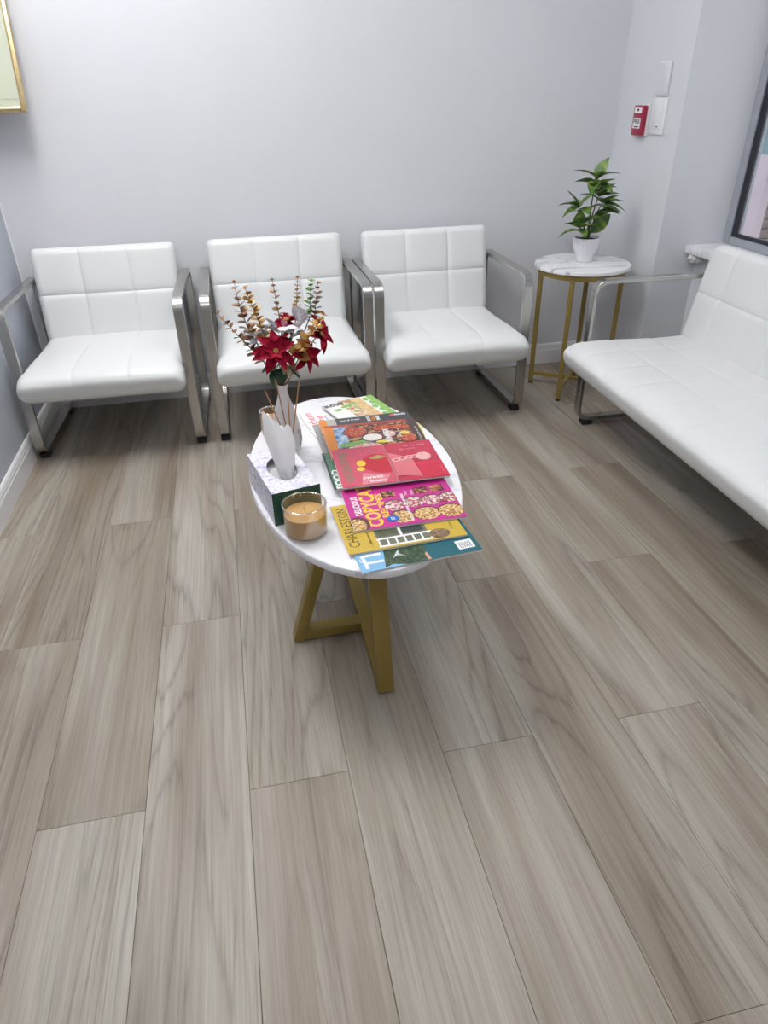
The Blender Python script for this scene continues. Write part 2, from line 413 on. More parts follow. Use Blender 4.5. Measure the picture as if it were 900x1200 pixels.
def text_mesh(body, size, bold=0.0, align='CENTER', spacing=1.0, width=None):
    cu = bpy.data.curves.new('lettering', 'FONT'); cu.body = body; cu.size = size
    cu.align_x = align; cu.align_y = 'CENTER'; cu.space_character = spacing; cu.offset = bold; cu.resolution_u = 2
    ob = bpy.data.objects.new('tmp', cu); COL.objects.link(ob)
    dg = bpy.context.evaluated_depsgraph_get()
    me = bpy.data.meshes.new_from_object(ob.evaluated_get(dg)); me.name = 'lettering'
    bpy.data.objects.remove(ob); bpy.data.curves.remove(cu)
    me.materials.clear()
    if width:
        xs = [v.co.x for v in me.vertices]
        if xs:
            k = width / (max(xs)-min(xs)); mx = (max(xs)+min(xs))/2 if align == 'CENTER' else min(xs)
            for v in me.vertices: v.co.x = (v.co.x-mx)*k
    return me

# wall things on the pillar's left face: local x = -Y world, local y = up, local z = -X world (towards the room)
MW = Matrix(((0,0,-1),(-1,0,0),(0,1,0))).to_4x4()
def wall_thing(name, label, cat, Y, Z, group=None):
    t = thing(name, label, cat, group=group); t.matrix_world = Matrix.Translation((XC, Y, Z)) @ MW; return t
RED = mat_plain('alarm_red', (0.38,0.022,0.06), 0.35, var=0.03)
t = wall_thing('fire_alarm', 'red fire alarm pull station with white FIRE label on the pillar', 'fire alarm', 3.158, 1.168)
obj('backplate', MB().box(-0.045,0.048,-0.057,0.062,0,0.008), WHITE_PLASTIC, t, bevel=0.002)
obj('body', MB().box(-0.042,0.042,-0.058,0.058,0.008,0.030), RED, t, bevel=0.006)
obj('pull_bar', MB().box(-0.032,0.032,-0.047,-0.034,0.029,0.035), RED, t, bevel=0.003)
lb = obj('label_plate', MB().box(-0.029,0.029,-0.030,0.010,0.030,0.0312), WHITE_INK, t)
link('lettering', text_mesh('FIRE', 0.020, 0.0006, width=0.050), lb, INK, (0, -0.004, 0.0316))
obj('caption_bar', MB().box(-0.018,0.018,-0.026,-0.022,0.0312,0.0315), INK, lb)
lb = obj('label_plate', MB().box(-0.029,0.029,0.029,0.052,0.030,0.0312), WHITE_INK, t)
obj('diamond_mark', MB().prism([(0,-0.008),(0.009,0),(0,0.008),(-0.009,0)], 0.0312, 0.0316), INK, lb, (0,0.0405,0))
t = wall_thing('light_switch', 'white rocker light switch plate beside the red fire alarm', 'light switch', 3.035, 1.186)
pl = obj('plate', MB().box(-0.056,0.056,-0.068,0.068,0,0.008), WHITE_PLASTIC, t, bevel=0.003)
obj('rocker', MB().box(-0.030,0.030,-0.048,0.046,0.007,0.011), WHITE_PLASTIC, t, bevel=0.002)
obj('indicator', MB().box(0.004,0.018,-0.040,-0.036,0.011,0.0118), INK, t)
t = wall_thing('blank_plate', 'blank white cover plate above the light switch', 'wall plate', 3.036, 1.322)
obj('plate', MB().box(-0.044,0.044,-0.060,0.060,0,0.010), PAINT, t, bevel=0.004)
obj('screw', MB().lathe([(0.003,0.0),(0.003,0.0008)], 12), WHITE_PLASTIC, t, (0,0.045,0.010))
obj('screw', MB().lathe([(0.003,0.0),(0.003,0.0008)], 12), WHITE_PLASTIC, t, (0,-0.045,0.010))

# ------------------------------------------------------------------ chairs and bench
def resample(pts, ts):
    d = [0]
    for a, b_ in zip(pts, pts[1:]): d.append(d[-1] + math.dist(a, b_))
    # Catmull-Rom
    out = []
    for t in ts:
        L_ = t*d[-1]; i = max(0, min(len(pts)-2, next((k for k in range(len(d)-1) if d[k+1] >= L_), len(pts)-2)))
        u = (L_-d[i])/(d[i+1]-d[i])
        p0 = pts[max(i-1,0)]; p1 = pts[i]; p2 = pts[i+1]; p3 = pts[min(i+2,len(pts)-1)]
        out.append(tuple(0.5*((2*p1[c]) + (-p0[c]+p2[c])*u + (2*p0[c]-5*p1[c]+4*p2[c]-p3[c])*u*u + (-p0[c]+3*p1[c]-3*p2[c]+p3[c])*u**3) for c in range(2)))
    return out, d[-1]
def samples(lo, hi, keys, step, fine=0.004, rng=0.03):
    s = set()
    n = max(2, int((hi-lo)/step))
    for i in range(n+1): s.add(round(lo+(hi-lo)*i/n, 5))
    for k in keys:
        for dd in (0, .0015, .004, .008, .014, .022, .032):
            for sg in (-1, 1):
                v = k+sg*dd
                if lo <= v <= hi: s.add(round(v, 5))
    o = sorted(s); r = [o[0]]
    for v in o[1:]:
        if v - r[-1] > 0.0011: r.append(v)
    r[-1] = hi
    return r
def cushion(center, T, W, useams, sseams, A=0.007, rs=0.028, lam=0.013, rc=0.035, crown_h=0.006, flare=0.0):
    """upholstered pad: a rounded slab along a (y,z) centre line, W wide along x, stitched at the seams on its upper face"""
    _, Ltot = resample(center, [0, 1])
    us = samples(-W/2, W/2, list(useams) + [-W/2+.006, W/2-.006, -W/2+.03, W/2-.03], 0.03)
    ss = samples(0, Ltot, list(sseams) + [.004, .012, Ltot-.004, Ltot-.012], 0.025)
    re = T/2
    vs = []; fs = []; nS = len(ss); ring_n = 2*nS
    for u in us:
        d = min(u+W/2, W/2-u); ins = 0 if d >= rs else rs - math.sqrt(max(0, rs*rs-(rs-d)**2))
        cut = 0 if d >= rc else rc - math.sqrt(max(0, rc*rc-(rc-d)**2))
        P, _ = resample(center, [(cut + s/Ltot*(Ltot-2*cut))/Ltot for s in ss]); nrm = []
        for i in range(len(P)):
            a = P[max(i-1,0)]; b_ = P[min(i+1,len(P)-1)]; l = math.dist(a,b_) or 1; nrm.append((-(b_[1]-a[1])/l, (b_[0]-a[0])/l))
        top = []; bot = []
        for i, s in enumerate(ss):
            e = min(s, Ltot-s); h = re if e >= re else math.sqrt(max(0, re*re-(re-e)**2))
            h = max(h*(1-ins/re*0.92), 0.0008)
            dip = sum(A*math.exp(-abs(u-k)/lam) for k in useams) + sum(A*math.exp(-abs(s-k)/lam) for k in sseams)
            dip *= min(1, h/re)
            crown = crown_h*(1-(2*u/W)**2)*min(1, h/re)
            top.append((u, P[i][0]+nrm[i][0]*(h-dip+crown), P[i][1]+nrm[i][1]*(h-dip+crown)))
            bot.append((u, P[i][0]-nrm[i][0]*h*0.98, P[i][1]-nrm[i][1]*h*0.98))
        if flare:
            def fl(p):
                k = max(0.0, min(1.0, (-0.302-p[1])/0.05)); return (p[0]*(1+flare*k*k*(3-2*k)), p[1], p[2])
            top = [fl(p) for p in top]; bot = [fl(p) for p in bot]
        vs += top + bot[::-1]
    for a in range(len(us)-1):
        for k in range(ring_n):
            l = (k+1) % ring_n; fs.append((a*ring_n+k, a*ring_n+l, (a+1)*ring_n+l, (a+1)*ring_n+k))
    fs.append(tuple(range(ring_n))); fs.append(tuple((len(us)-1)*ring_n+k for k in range(ring_n)))
    return MB().add(vs, fs)
def round_rect(y0, y1, z0, z1, r, n=7):
    pts = []
    for cy, cz, a0 in ((y1-r,z0+r,-PI/2),(y1-r,z1-r,0),(y0+r,z1-r,PI/2),(y0+r,z0+r,PI)):
        for k in range(n+1):
            a = a0+PI/2*k/n; pts.append((cy+r*math.cos(a), cz+r*math.sin(a)))
    return pts
SEATC = [(-0.402,0.318),(-0.352,0.336),(-0.25,0.343),(-0.10,0.337),(0.03,0.334),(0.185,0.338)]
BACKC = [(0.150,0.362),(0.166,0.45),(0.187,0.58),(0.208,0.68),(0.226,0.752)]
SIDE = MB().loop_bar(round_rect(-0.2915, 0.2795, 0.0295, 0.6265, 0.048), 0.040, 0.017).mesh('side_frame', 0.002, 1); SIDE.materials.append(STEEL)
PADM = MB().box(-0.019,0.019,-0.024,0.024,0,0.022).mesh('foot_pad', 0.003, 1); PADM.materials.append(RUBBER)
def seating(name, label, cat, W, nu, loc, rotz, group, seat_rows, seamA=0.006):
    t = thing(name, label, cat, loc, rotz, group)
    us = [-W/2 + W*i/nu for i in range(1, nu)]
    obj('seat', cushion(SEATC, 0.116, W, us, seat_rows, A=seamA*0.7, rs=0.042, lam=0.010, rc=0.030, crown_h=0.010 if W < 1 else 0.004, flare=0.035 if W < 1 else 0.008), LEATHER, t, angle=60)
    obj('backrest', cushion(BACKC, 0.084, W-0.008, us if W < 1 else us[::2], [0.205], A=seamA*1.35, rs=0.034, lam=0.011, rc=0.030 if W < 1 else 0.050), LEATHER, t, angle=60)
    for sx in (-1, 1):
        s = link('side_frame', SIDE, t, None, (sx*(W/2+0.0205), 0, 0))
        for y in (-0.245, 0.225): link('foot_pad', PADM, s, None, (0, y, 0))
    for y, z in ((-0.20, 0.292), (0.10, 0.288)):
        obj('crossbar', MB().box(-W/2,W/2,y-0.016,y+0.016,z-0.012,z+0.012), STEEL, t, bevel=0.002)
        for sx in (-1, 1):
            pass
    # lugs that carry the crossbars on the side frames
    obj('back_support', MB().bar((-W/2, 0.262, 0.55),(W/2, 0.262, 0.55), 0.03, 0.01, (0,0,1)), STEEL, t, bevel=0.002)
    return t
YCH = 3.072
seating('lounge_chair', 'white tufted lounge chair with steel loop arms against the shaded side wall', 'chair', 0.610, 3, (-0.550, YCH+0.012, 0), math.radians(-1.6), 'white lounge chairs along the back wall', [])
seating('lounge_chair', 'white tufted lounge chair behind the flower bouquet, between two other chairs', 'chair', 0.610, 3, (0.196, YCH+0.004, 0), 0, 'white lounge chairs along the back wall', [])
seating('lounge_chair', 'white tufted lounge chair with steel loop arms beside the round side table', 'chair', 0.610, 3, (0.893, YCH-0.006, 0), 0, 'white lounge chairs along the back wall', [])
BW = 1.75
seating('bench', 'long white tufted bench with steel loop arms under the window', 'bench', BW, 10, (1.692, 1.685, 0), math.radians(-91.6), None, [0.20, 0.385], 0.0042)

# ------------------------------------------------------------------ coffee table
CT = (0.241, 1.602); TZ = 0.45
ct = thing('coffee_table', 'oval white marble coffee table on a gold steel base', 'coffee table', (CT[0], CT[1], 0))
prof = [(0.0,0.428),(0.985,0.428),(0.996,0.431),(1.0,0.436),(1.0,0.444),(0.996,0.4485),(0.990,0.45),(0.0,0.45)]
n = 96; vs = []; fs = []
m_ = MB(); m_.lathe([(max(r,0.001),z) for r,z in prof], n, sx=0.2707, sy=0.4897)
obj('table_top', m_, MARBLE, ct, angle=30)
bw, bt = 0.042, 0.030
obj('floor_bar', MB().box(-bw/2+0.001,bw/2-0.001,-0.395,0.395,0.008,0.008+bt), GOLD, ct, bevel=0.0015)
for s in (-1, 1):
    obj('leg', MB().bar((0, s*0.394, 0.006), (0, s*0.298, 0.429), bw, bt), GOLD, ct, bevel=0.0015)
    br = obj('cross_bar', MB().box(min(s*0.019,s*0.198), max(s*0.019,s*0.198), s*0.147-0.0200, s*0.147+0.0200, 0.008, 0.008+bt), GOLD, ct, bevel=0.0015)
    obj('leg', MB().bar((s*0.194, s*0.147, 0.006), (s*0.068, s*0.147, 0.429), bw, bt, (0,1,0)), GOLD, ct, bevel=0.0015)
    for px, py in ((0, s*0.345), (s*0.155, s*0.147)):
        obj('foot_pad', MB().lathe([(0.011,0.0),(0.011,0.009)], 14), RUBBER, ct, (px,py,0))

# ------------------------------------------------------------------ side table
sa = math.atan2(-0.146, -0.112)
st = thing('side_table', 'small round marble side table with gold legs in the corner', 'side table', (1.579, 3.012, 0), sa)
obj('table_top', MB().lathe([(0.001,0.592),(0.213,0.592),(0.216,0.595),(0.216,0.607),(0.213,0.610),(0.001,0.610)], 64), MARBLE2, st, rot=(0,0,-sa), angle=30)
obj('rim_band', MB().lathe([(0.186,0.566),(0.198,0.566),(0.198,0.592),(0.186,0.592)], 64, closed=True), GOLD, st, angle=30)
for k in range(4):
    a = PI/2*k
    lg = obj('leg', MB().box(-0.010,0.010,-0.010,0.010,0.008,0.592), GOLD, st, (0.186*math.cos(a),0.186*math.sin(a),0), (0,0,a), bevel=0.001, segs=1)
    obj('foot_pad', MB().box(-0.009,0.009,-0.009,0.009,0,0.008), RUBBER, lg)
obj('cross_bar', MB().box(-0.176,0.176,-0.008,0.008,0.045,0.062), GOLD, st, bevel=0.001, segs=1)
obj('cross_bar', MB().box(-0.008,0.008,-0.176,0.176,0.0449,0.0619), GOLD, st, bevel=0.001, segs=1)

# ------------------------------------------------------------------ leaf meshes
def leaf_mesh(L_, W_, shape='pointed', fold=0.15, droop=0.25, nl=7, nw=4, mat=None, name='leaf'):
    """blade along +x, drooping towards -z, folded along the midrib"""
    vs = []; fs = []
    for i in range(nl+1):
        t = i/nl
        if shape == 'round': wv = math.sqrt(max(0, 1-(2*t-1)**2))
        elif shape == 'petal': wv = (math.sin(PI*min(1, t**0.85)))**0.8
        else: wv = math.sin(PI*t**0.75)**0.9 * (1-0.15*t)
        wv = max(wv, 0.02)
        for j in range(nw+1):
            q = 2*j/nw-1
            vs.append((L_*t*(1-0.12*droop*t), q*wv*W_/2, abs(q)*wv*W_/2*fold*2 - droop*L_*t*t))
    for i in range(nl):
        for j in range(nw):
            a = i*(nw+1)+j; fs.append((a, a+1, a+nw+2, a+nw+1))
    mb = MB().add(vs, fs); me = mb.mesh(name, angle=80)
    if mat: me.materials.append(mat)
    return me
def aim(d, roll=0.0):
    """rotation that turns +x to direction d, keeping z up as far as possible"""
    d = Vector(d).normalized(); up = Vector((0,0,1))
    if abs(d.dot(up)) > 0.985: up = Vector((0,-1,0))
    y = up.cross(d).normalized(); z = d.cross(y)
    return (Matrix((d, y, z)).transposed().to_4x4() @ Matrix.Rotation(roll, 4, 'X'))
def place(name, me, parent, p, d, roll=0, scale=1.0):
    o = link(name, me, parent); o.matrix_local = Matrix.Translation(p) @ aim(d, roll) @ Matrix.Scale(scale, 4); return o
def curve_pts(a, b_, bend=(0,0,0), n=8):
    a = Vector(a); b_ = Vector(b_); m = (a+b_)/2 + Vector(bend)
    return [a*(1-t)**2 + m*2*t*(1-t) + b_*t*t for t in [i/n for i in range(n+1)]]

# ------------------------------------------------------------------ potted plant on the side table
POTM = mat_plain('white_ceramic', (0.80,0.80,0.84), 0.35, var=0.02)
pp = thing('potted_plant', 'leafy green artificial plant in a white ribbed pot on the side table', 'plant', (1.598, 3.038, 0.610))
np_ = 72; vs = []; fs = []
prof = [(0.036,0.0),(0.040,0.004),(0.041,0.020),(0.042,0.034),(0.050,0.046),(0.0555,0.070),(0.0585,0.096),(0.059,0.104),(0.054,0.104),(0.053,0.094)]
pot = MB()
for r, z in prof:
    for k in range(np_):
        a = 2*PI*k/np_; rib = (0.0018 if k % 2 else -0.0010) if 0.04 < z < 0.1 and r > 0.0535 or (0.04 < z < 0.06) else 0
        vs.append(((r+rib)*math.cos(a), (r+rib)*math.sin(a), z))
for i in range(len(prof)-1):
    for k in range(np_): fs.append((i*np_+k, i*np_+(k+1)%np_, (i+1)*np_+(k+1)%np_, (i+1)*np_+k))
fs.append(tuple(range(np_-1,-1,-1)))
obj('pot', pot.add(vs, fs), POTM, pp, angle=50)
obj('soil', MB().lathe([(0.001,0.090),(0.0535,0.090),(0.0535,0.094),(0.03,0.099),(0.001,0.097)], 24), mat_plain('dark_soil', (0.045,0.035,0.03), 0.95, var=0.4, scale=120, bump=0.8, bscale=150), pp)
PSTEM = mat_plain('plant_stem', (0.07,0.085,0.045), 0.6)
GLEAF = mat_speckle('plant_leaf', [(0.34,(0.040,0.105,0.028)),(0.52,(0.10,0.205,0.04)),(0.70,(0.32,0.40,0.10))], 26, 0.42, 3)
pl_a = leaf_mesh(0.108, 0.054, mat=GLEAF, droop=0.30, fold=0.22)
pl_b = leaf_mesh(0.092, 0.060, mat=GLEAF, droop=0.12, fold=0.18)
pl_c = leaf_mesh(0.112, 0.040, mat=GLEAF, droop=0.42, fold=0.25)
base = Vector((0,0,0.095))
stems = {  # tip (relative to the pot foot), leaf whorls
  'a': ((-0.062,0.0,0.235),), 'b': ((0.012,0.01,0.345),), 'c': ((0.050,-0.01,0.250),), 'd': ((-0.055,-0.02,0.150),), 'e': ((0.038,0.012,0.275),)}
for k, (tip,) in stems.items():
    q = curve_pts(base + Vector((tip[0]*0.12, tip[1]*0.3, 0)), tip, (-tip[0]*0.18, 0, 0.02))
    obj('stem', MB().tube(q, [0.0042-0.0022*i/8 for i in range(9)], 7), PSTEM, pp)
def pleaf(me, p, d, roll=0, s=1.0): place('leaf', me, pp, p, d, roll, s)
L3 = [(pl_a,(-0.060,0,0.235),(-1,-0.1,0.42),0.2,1.0),(pl_c,(-0.060,0,0.232),(-1,-0.5,0.05),-0.3,0.85),(pl_b,(-0.060,0,0.238),(-0.6,0.2,0.9),0,0.95),(pl_b,(-0.058,0,0.238),(0.5,-0.5,0.7),0.3,0.9),
      (pl_b,(-0.055,0,0.225),(0.2,-1,-0.05),0.3,0.9),(pl_a,(-0.058,0,0.23),(0.2,0.9,0.5),0,0.9),
      (pl_b,(0.012,0,0.345),(0.45,0.0,1.0),0.5,1.05),(pl_c,(0.012,0,0.345),(-0.85,0.2,0.75),0,1.0),(pl_c,(0.012,0,0.342),(1,0.1,0.62),0,1.05),(pl_a,(0.010,0,0.335),(-0.45,-0.6,-0.1),0.1,1.1),(pl_b,(0.012,0,0.33),(0.35,-0.8,-0.25),0,1.15),
      (pl_b,(0.012,0.01,0.325),(-0.9,0.3,0.2),0.4,1.0),(pl_a,(0.012,0.01,0.33),(0.8,0.5,0.15),0,0.9),(pl_b,(0.012,0.01,0.315),(0.1,-0.9,0.3),-0.3,1.0),
      (pl_a,(0.050,-0.01,0.245),(1,-0.1,0.35),0,0.95),(pl_c,(0.050,-0.01,0.240),(1,-0.4,0.12),0.2,1.0),(pl_b,(0.050,-0.01,0.248),(0.3,-0.8,0.5),0.2,1.0),(pl_b,(0.048,-0.01,0.238),(-0.35,-0.9,0.1),-0.2,0.95),(pl_a,(0.048,-0.01,0.245),(0.5,0.8,0.4),0,0.9),
      (pl_a,(0.038,0.012,0.275),(0.75,0,0.75),0.3,0.85),(pl_b,(0.038,0.012,0.272),(-0.2,-0.8,0.5),0,1.1),(pl_b,(0.036,0.012,0.27),(0.9,-0.5,0.3),0,1.0),(pl_c,(0.036,0.012,0.26),(-0.6,0.5,0.5),0,0.8),
      (pl_b,(-0.055,-0.02,0.150),(-0.7,-0.5,0.35),0.2,1.05),(pl_b,(-0.055,-0.02,0.148),(0.45,-0.7,0.35),-0.2,1.0),(pl_b,(-0.055,-0.02,0.152),(-0.2,-0.3,1.0),0.3,0.95),(pl_c,(-0.050,-0.018,0.135),(-1,-0.1,0.22),0,0.95),(pl_b,(-0.055,-0.02,0.145),(0,-1,-0.2),0,0.9),
      (pl_a,(0.020,0,0.12),(0.8,0.1,0.75),0.9,1.25),(pl_b,(0.050,0,0.215),(0.6,-0.6,0.0),0.2,0.95),(pl_c,(0.020,0,0.175),(1,0.0,0.75),0.6,1.1)]
L3 += [(pl_b,(0.012,0,0.30),(-0.55,-0.6,0.45),0.2,1.0),(pl_b,(0.014,0,0.31),(0.55,-0.6,0.5),-0.2,1.0),(pl_a,(0.012,0,0.34),(-0.1,-0.7,0.7),0,0.85),(pl_b,(0.040,0,0.255),(0.1,-0.95,0.25),0.1,1.1),
       (pl_b,(-0.030,0,0.215),(0.55,-0.6,0.45),0,1.0),(pl_b,(-0.060,-0.01,0.215),(-0.75,-0.6,0.25),0,0.85),(pl_b,(-0.050,-0.02,0.16),(0.75,-0.4,0.5),0.2,1.1),(pl_a,(-0.055,-0.02,0.15),(-0.9,-0.3,0.55),0.3,1.0),
       (pl_b,(0.052,-0.01,0.232),(0.75,-0.55,-0.15),0,1.0),(pl_b,(0.030,0,0.275),(-0.65,-0.5,0.35),0,1.0),(pl_a,(0.030,0.01,0.29),(0.95,0.0,0.45),0.2,0.9)]
for a in L3: pleaf(*a)

# ------------------------------------------------------------------ things on the coffee table
# three-wick candle
CG = mat_glass('candle_glass', (0.97,0.96,0.94))
RIMG = mat_glass('rim_glass', (0.90,0.90,0.90), lo=0.28)
WAX = mat_plain('caramel_wax', (0.58,0.34,0.13), 0.38, var=0.05, scale=18)
def candle(name, label, loc, R, H_, wax_h, waxm, wicks):
    t = thing(name, label, 'candle', loc)
    obj('wax', MB().lathe([(0.001,0.006),(R-0.008,0.006),(R-0.0032,0.012),(R-0.0030,wax_h),(R-0.010,wax_h-0.0012),(0.001,wax_h-0.0016)], 40), waxm, t, angle=35)
    jar = MB().lathe([(0.001,0),(R-0.007,0),(R-0.002,0.003),(R,0.010),(R,H_-0.010),(R+0.0012,H_-0.003),(R,H_),(R-0.0026,H_-0.002),(R-0.0026,0.012),(R-0.008,0.0055),(0.001,0.0055)], 48)
    jo = obj('jar', jar, CG, t, angle=30)
    obj('rim', MB().lathe([(R-0.0028+0.0022*math.cos(2*PI*k/10)+0.0016, H_-0.0015+0.0022*math.sin(2*PI*k/10)) for k in range(10)], 48, closed=True), RIMG, jo, angle=60)
    for a in wicks:
        obj('wick', MB().tube([(a[0],a[1],wax_h-0.002),(a[0],a[1],wax_h+0.004),(a[0]+0.0015,a[1],wax_h+0.008)], 0.0009, 6), mat_plain('wick', (0.75,0.66,0.5), 0.8), t)
    return t
candle('jar_candle', 'glass jar candle with caramel wax in front of the tissue box', (0.086, 1.300, TZ), 0.0495, 0.079, 0.054, WAX, [(0,0.014),(0.014,-0.009),(-0.014,-0.009)])
candle('jar_candle', 'small glass candle with orange wax beside the flower vase', (0.049, 1.832, TZ), 0.030, 0.082, 0.060, mat_plain('orange_wax', (0.72,0.30,0.07), 0.4, var=0.05), [(0,0)])

# tissue box
tb = thing('tissue_box', 'white and lavender tissue box with a dark green end panel', 'tissue box', (0.052, 1.462, TZ), math.radians(12))
bx, by, bh = 0.0575, 0.110, 0.085
def mat_lilac(name):
    m, nt, b = new_mat(name)
    co = noise_coords(nt)
    v = N(nt, 'ShaderNodeTexVoronoi'); v.inputs['Scale'].default_value = 34; nt.links.new(co, v.inputs['Vector'])
    n2 = N(nt, 'ShaderNodeTexNoise'); n2.inputs['Scale'].default_value = 150; n2.inputs['Detail'].default_value = 3; nt.links.new(co, n2.inputs['Vector'])
    a = ramp(nt, v.outputs['Distance'], [(0.10,(0.55,0.50,0.74)),(0.22,(0.62,0.57,0.78)),(0.30,(0.82,0.81,0.86))])
    c2 = ramp(nt, n2.outputs[0], [(0.42,(0.70,0.68,0.80)),(0.56,(1,1,1))])
    x = N(nt, 'ShaderNodeMix', data_type='RGBA', blend_type='MULTIPLY'); x.inputs['Factor'].default_value = 0.8
    nt.links.new(a, x.inputs['A']); nt.links.new(c2, x.inputs['B']); nt.links.new(x.outputs['Result'], b.inputs['Base Color'])
    b.inputs['Roughness'].default_value = 0.5; return m
LIL = mat_lilac('lavender_print_card')
# carton: sides plus a top with an oval opening
carton = MB()
carton.box(-bx,-bx+0.0008,-by,by,0,bh); carton.box(bx-0.0008,bx,-by,by,0,bh); carton.box(-bx,bx,by-0.0008,by,0,bh); carton.box(-bx,bx,-by,by,0,0.0008)
no = 48; vs = []; fs = []
def edge_pt(a):
    ca, sa_ = math.cos(a), math.sin(a); k = min(bx/abs(ca) if abs(ca) > 1e-6 else 9, by/abs(sa_) if abs(sa_) > 1e-6 else 9); return (ca*k, sa_*k)
angs = sorted([2*PI*k/no for k in range(no)] + [math.atan2(sy*by, sx*bx) % (2*PI) for sx in (-1,1) for sy in (-1,1)])
no = len(angs)
for zz in (bh, bh-0.0008):
    vs += [(*edge_pt(a), zz) for a in angs]
    vs += [(0.034*math.cos(a), 0.062*math.sin(a), zz) for a in angs]
for k in range(no):
    l = (k+1) % no
    fs += [(k,l,no+l,no+k), (2*no+l,2*no+k,3*no+k,3*no+l), (no+k,no+l,3*no+l,3*no+k), (l,k,2*no+k,2*no+l)]
carton.add(vs, fs)
obj('carton', carton, LIL, tb, angle=30)
obj('end_panel', MB().box(-bx,bx,-by-0.0006,-by+0.0008,0,bh-0.0002), mat_plain('dark_green_card', (0.012,0.075,0.045), 0.45), tb)
rg = []
for k in range(21):
    a = PI*k/20; rg.append((0.010*math.cos(a), -by-0.0012, bh-0.020+0.010*math.sin(a)))
obj('arch_emblem', MB().tube(rg, 0.0008, 6), mat_plain('pale_print', (0.55,0.62,0.52), 0.5), tb)
obj('lining', MB().box(-bx+0.002,bx-0.002,-by+0.002,by-0.002,0.002,bh-0.022), mat_plain('grey_tissue_stack', (0.62,0.62,0.64), 0.9), tb)
def mat_tissue():
    m, nt, b = new_mat('tissue_paper'); b.inputs['Base Color'].default_value = (0.95,0.95,0.96,1); b.inputs['Roughness'].default_value = 0.9
    b.inputs['Subsurface Weight'].default_value = 0.0
    co = noise_coords(nt); n2 = N(nt, 'ShaderNodeTexNoise'); n2.inputs['Scale'].default_value = 300; nt.links.new(co, n2.inputs['Vector'])
    bp = N(nt, 'ShaderNodeBump'); bp.inputs['Strength'].default_value = 0.15; bp.inputs['Distance'].default_value = 0.001
    nt.links.new(n2.outputs[0], bp.inputs['Height']); nt.links.new(bp.outputs[0], b.inputs['Normal'])
    tl = N(nt, 'ShaderNodeBsdfTranslucent'); tl.inputs['Color'].default_value = (0.97,0.97,0.98,1); mx = N(nt, 'ShaderNodeMixShader'); mx.inputs[0].default_value = 0.5
    out = nt.nodes['Material Output']; nt.links.new(b.outputs[0], mx.inputs[1]); nt.links.new(tl.outputs[0], mx.inputs[2]); nt.links.new(mx.outputs[0], out.inputs['Surface']); return m
TIS = mat_tissue()
# pulled-up tissue: a folded sheet, narrow in the slot, flaring and pointed above
ts = MB(); vs = []; fs = []; na, nz = 40, 16
for i in range(nz+1):
    h = i/nz
    for k in range(na):
        a = 2*PI*k/na; ca, sn = math.cos(a), math.sin(a)
        top = 0.205 - 0.024*ca + 0.007*math.sin(3*a+1.0) + 0.004*math.sin(8*a)       # slanted, ragged upper edge
        zz = 0.058 + (top-0.058)*h
        w_ = 0.013 + 0.019*min(1, h/0.62)**0.8 - 0.004*max(0, h-0.7)/0.3             # narrow in the slot, flaring above
        d_ = 0.030*(1-h)**0.7 + 0.007
        fold = 1 + 0.15*math.sin(3*a+0.8+h) + 0.10*math.sin(7*a+2.2*h) + 0.05*math.sin(11*a-3*h)
        vs.append((0.010 - 0.012*h + w_*fold*ca, -0.006 + 0.014*h + d_*fold*sn, zz))
for i in range(nz):
    for k in range(na): fs.append((i*na+k, i*na+(k+1)%na, (i+1)*na+(k+1)%na, (i+1)*na+k))
tis = obj('tissue', ts.add(vs, fs), TIS, None, angle=70)
tis.location = tb.location; tis.rotation_euler = tb.rotation_euler
tag(tis, 'white tissue pulled up through the slot of the tissue box', 'tissue')

# reed diffuser: bottle and four sticks
DB = (0.088, 1.638)
db = thing('diffuser_bottle', 'small clear glass reed diffuser bottle behind the tissue box', 'bottle', (DB[0], DB[1], TZ))
obj('bottle', MB().lathe([(0.001,0),(0.020,0),(0.022,0.003),(0.022,0.038),(0.018,0.045),(0.009,0.050),(0.009,0.062),(0.011,0.063),(0.011,0.067),(0.007,0.067),(0.007,0.050),(0.016,0.043),(0.0195,0.037),(0.0195,0.004),(0.001,0.004)], 32), CG, db, angle=30)
obj('oil', MB().lathe([(0.001,0.0045),(0.019,0.0045),(0.019,0.026),(0.001,0.026)], 24), mat_plain('diffuser_oil', (0.70,0.52,0.30), 0.2), db)
REED = mat_plain('rattan_reed', (0.50,0.26,0.12), 0.7, var=0.1, scale=80)
RL = ['reed stick leaning from the diffuser towards the small orange candle', 'tallest reed stick in the diffuser, crossing the vase neck', 'shortest reed stick standing nearly upright in the diffuser', 'reed stick leaning from the diffuser towards the magazines']
for i, (tipx, tipy, tipz) in enumerate([(0.038,1.648,0.662),(0.068,1.675,0.680),(0.092,1.620,0.648),(0.126,1.660,0.672)]):
    b0 = Vector((DB[0]-(tipx-DB[0])*0.12, DB[1]-(tipy-DB[1])*0.12, TZ+0.028)); tp = Vector((tipx,tipy,tipz))
    mid = Vector((DB[0], DB[1], TZ+0.062))
    o = obj('reed_stick', MB().tube([Vector((0,0,0)), tp-b0], 0.0018, 8), REED, None, tuple(b0))
    tag(o, RL[i], 'reed stick', 'reed sticks in the diffuser bottle')

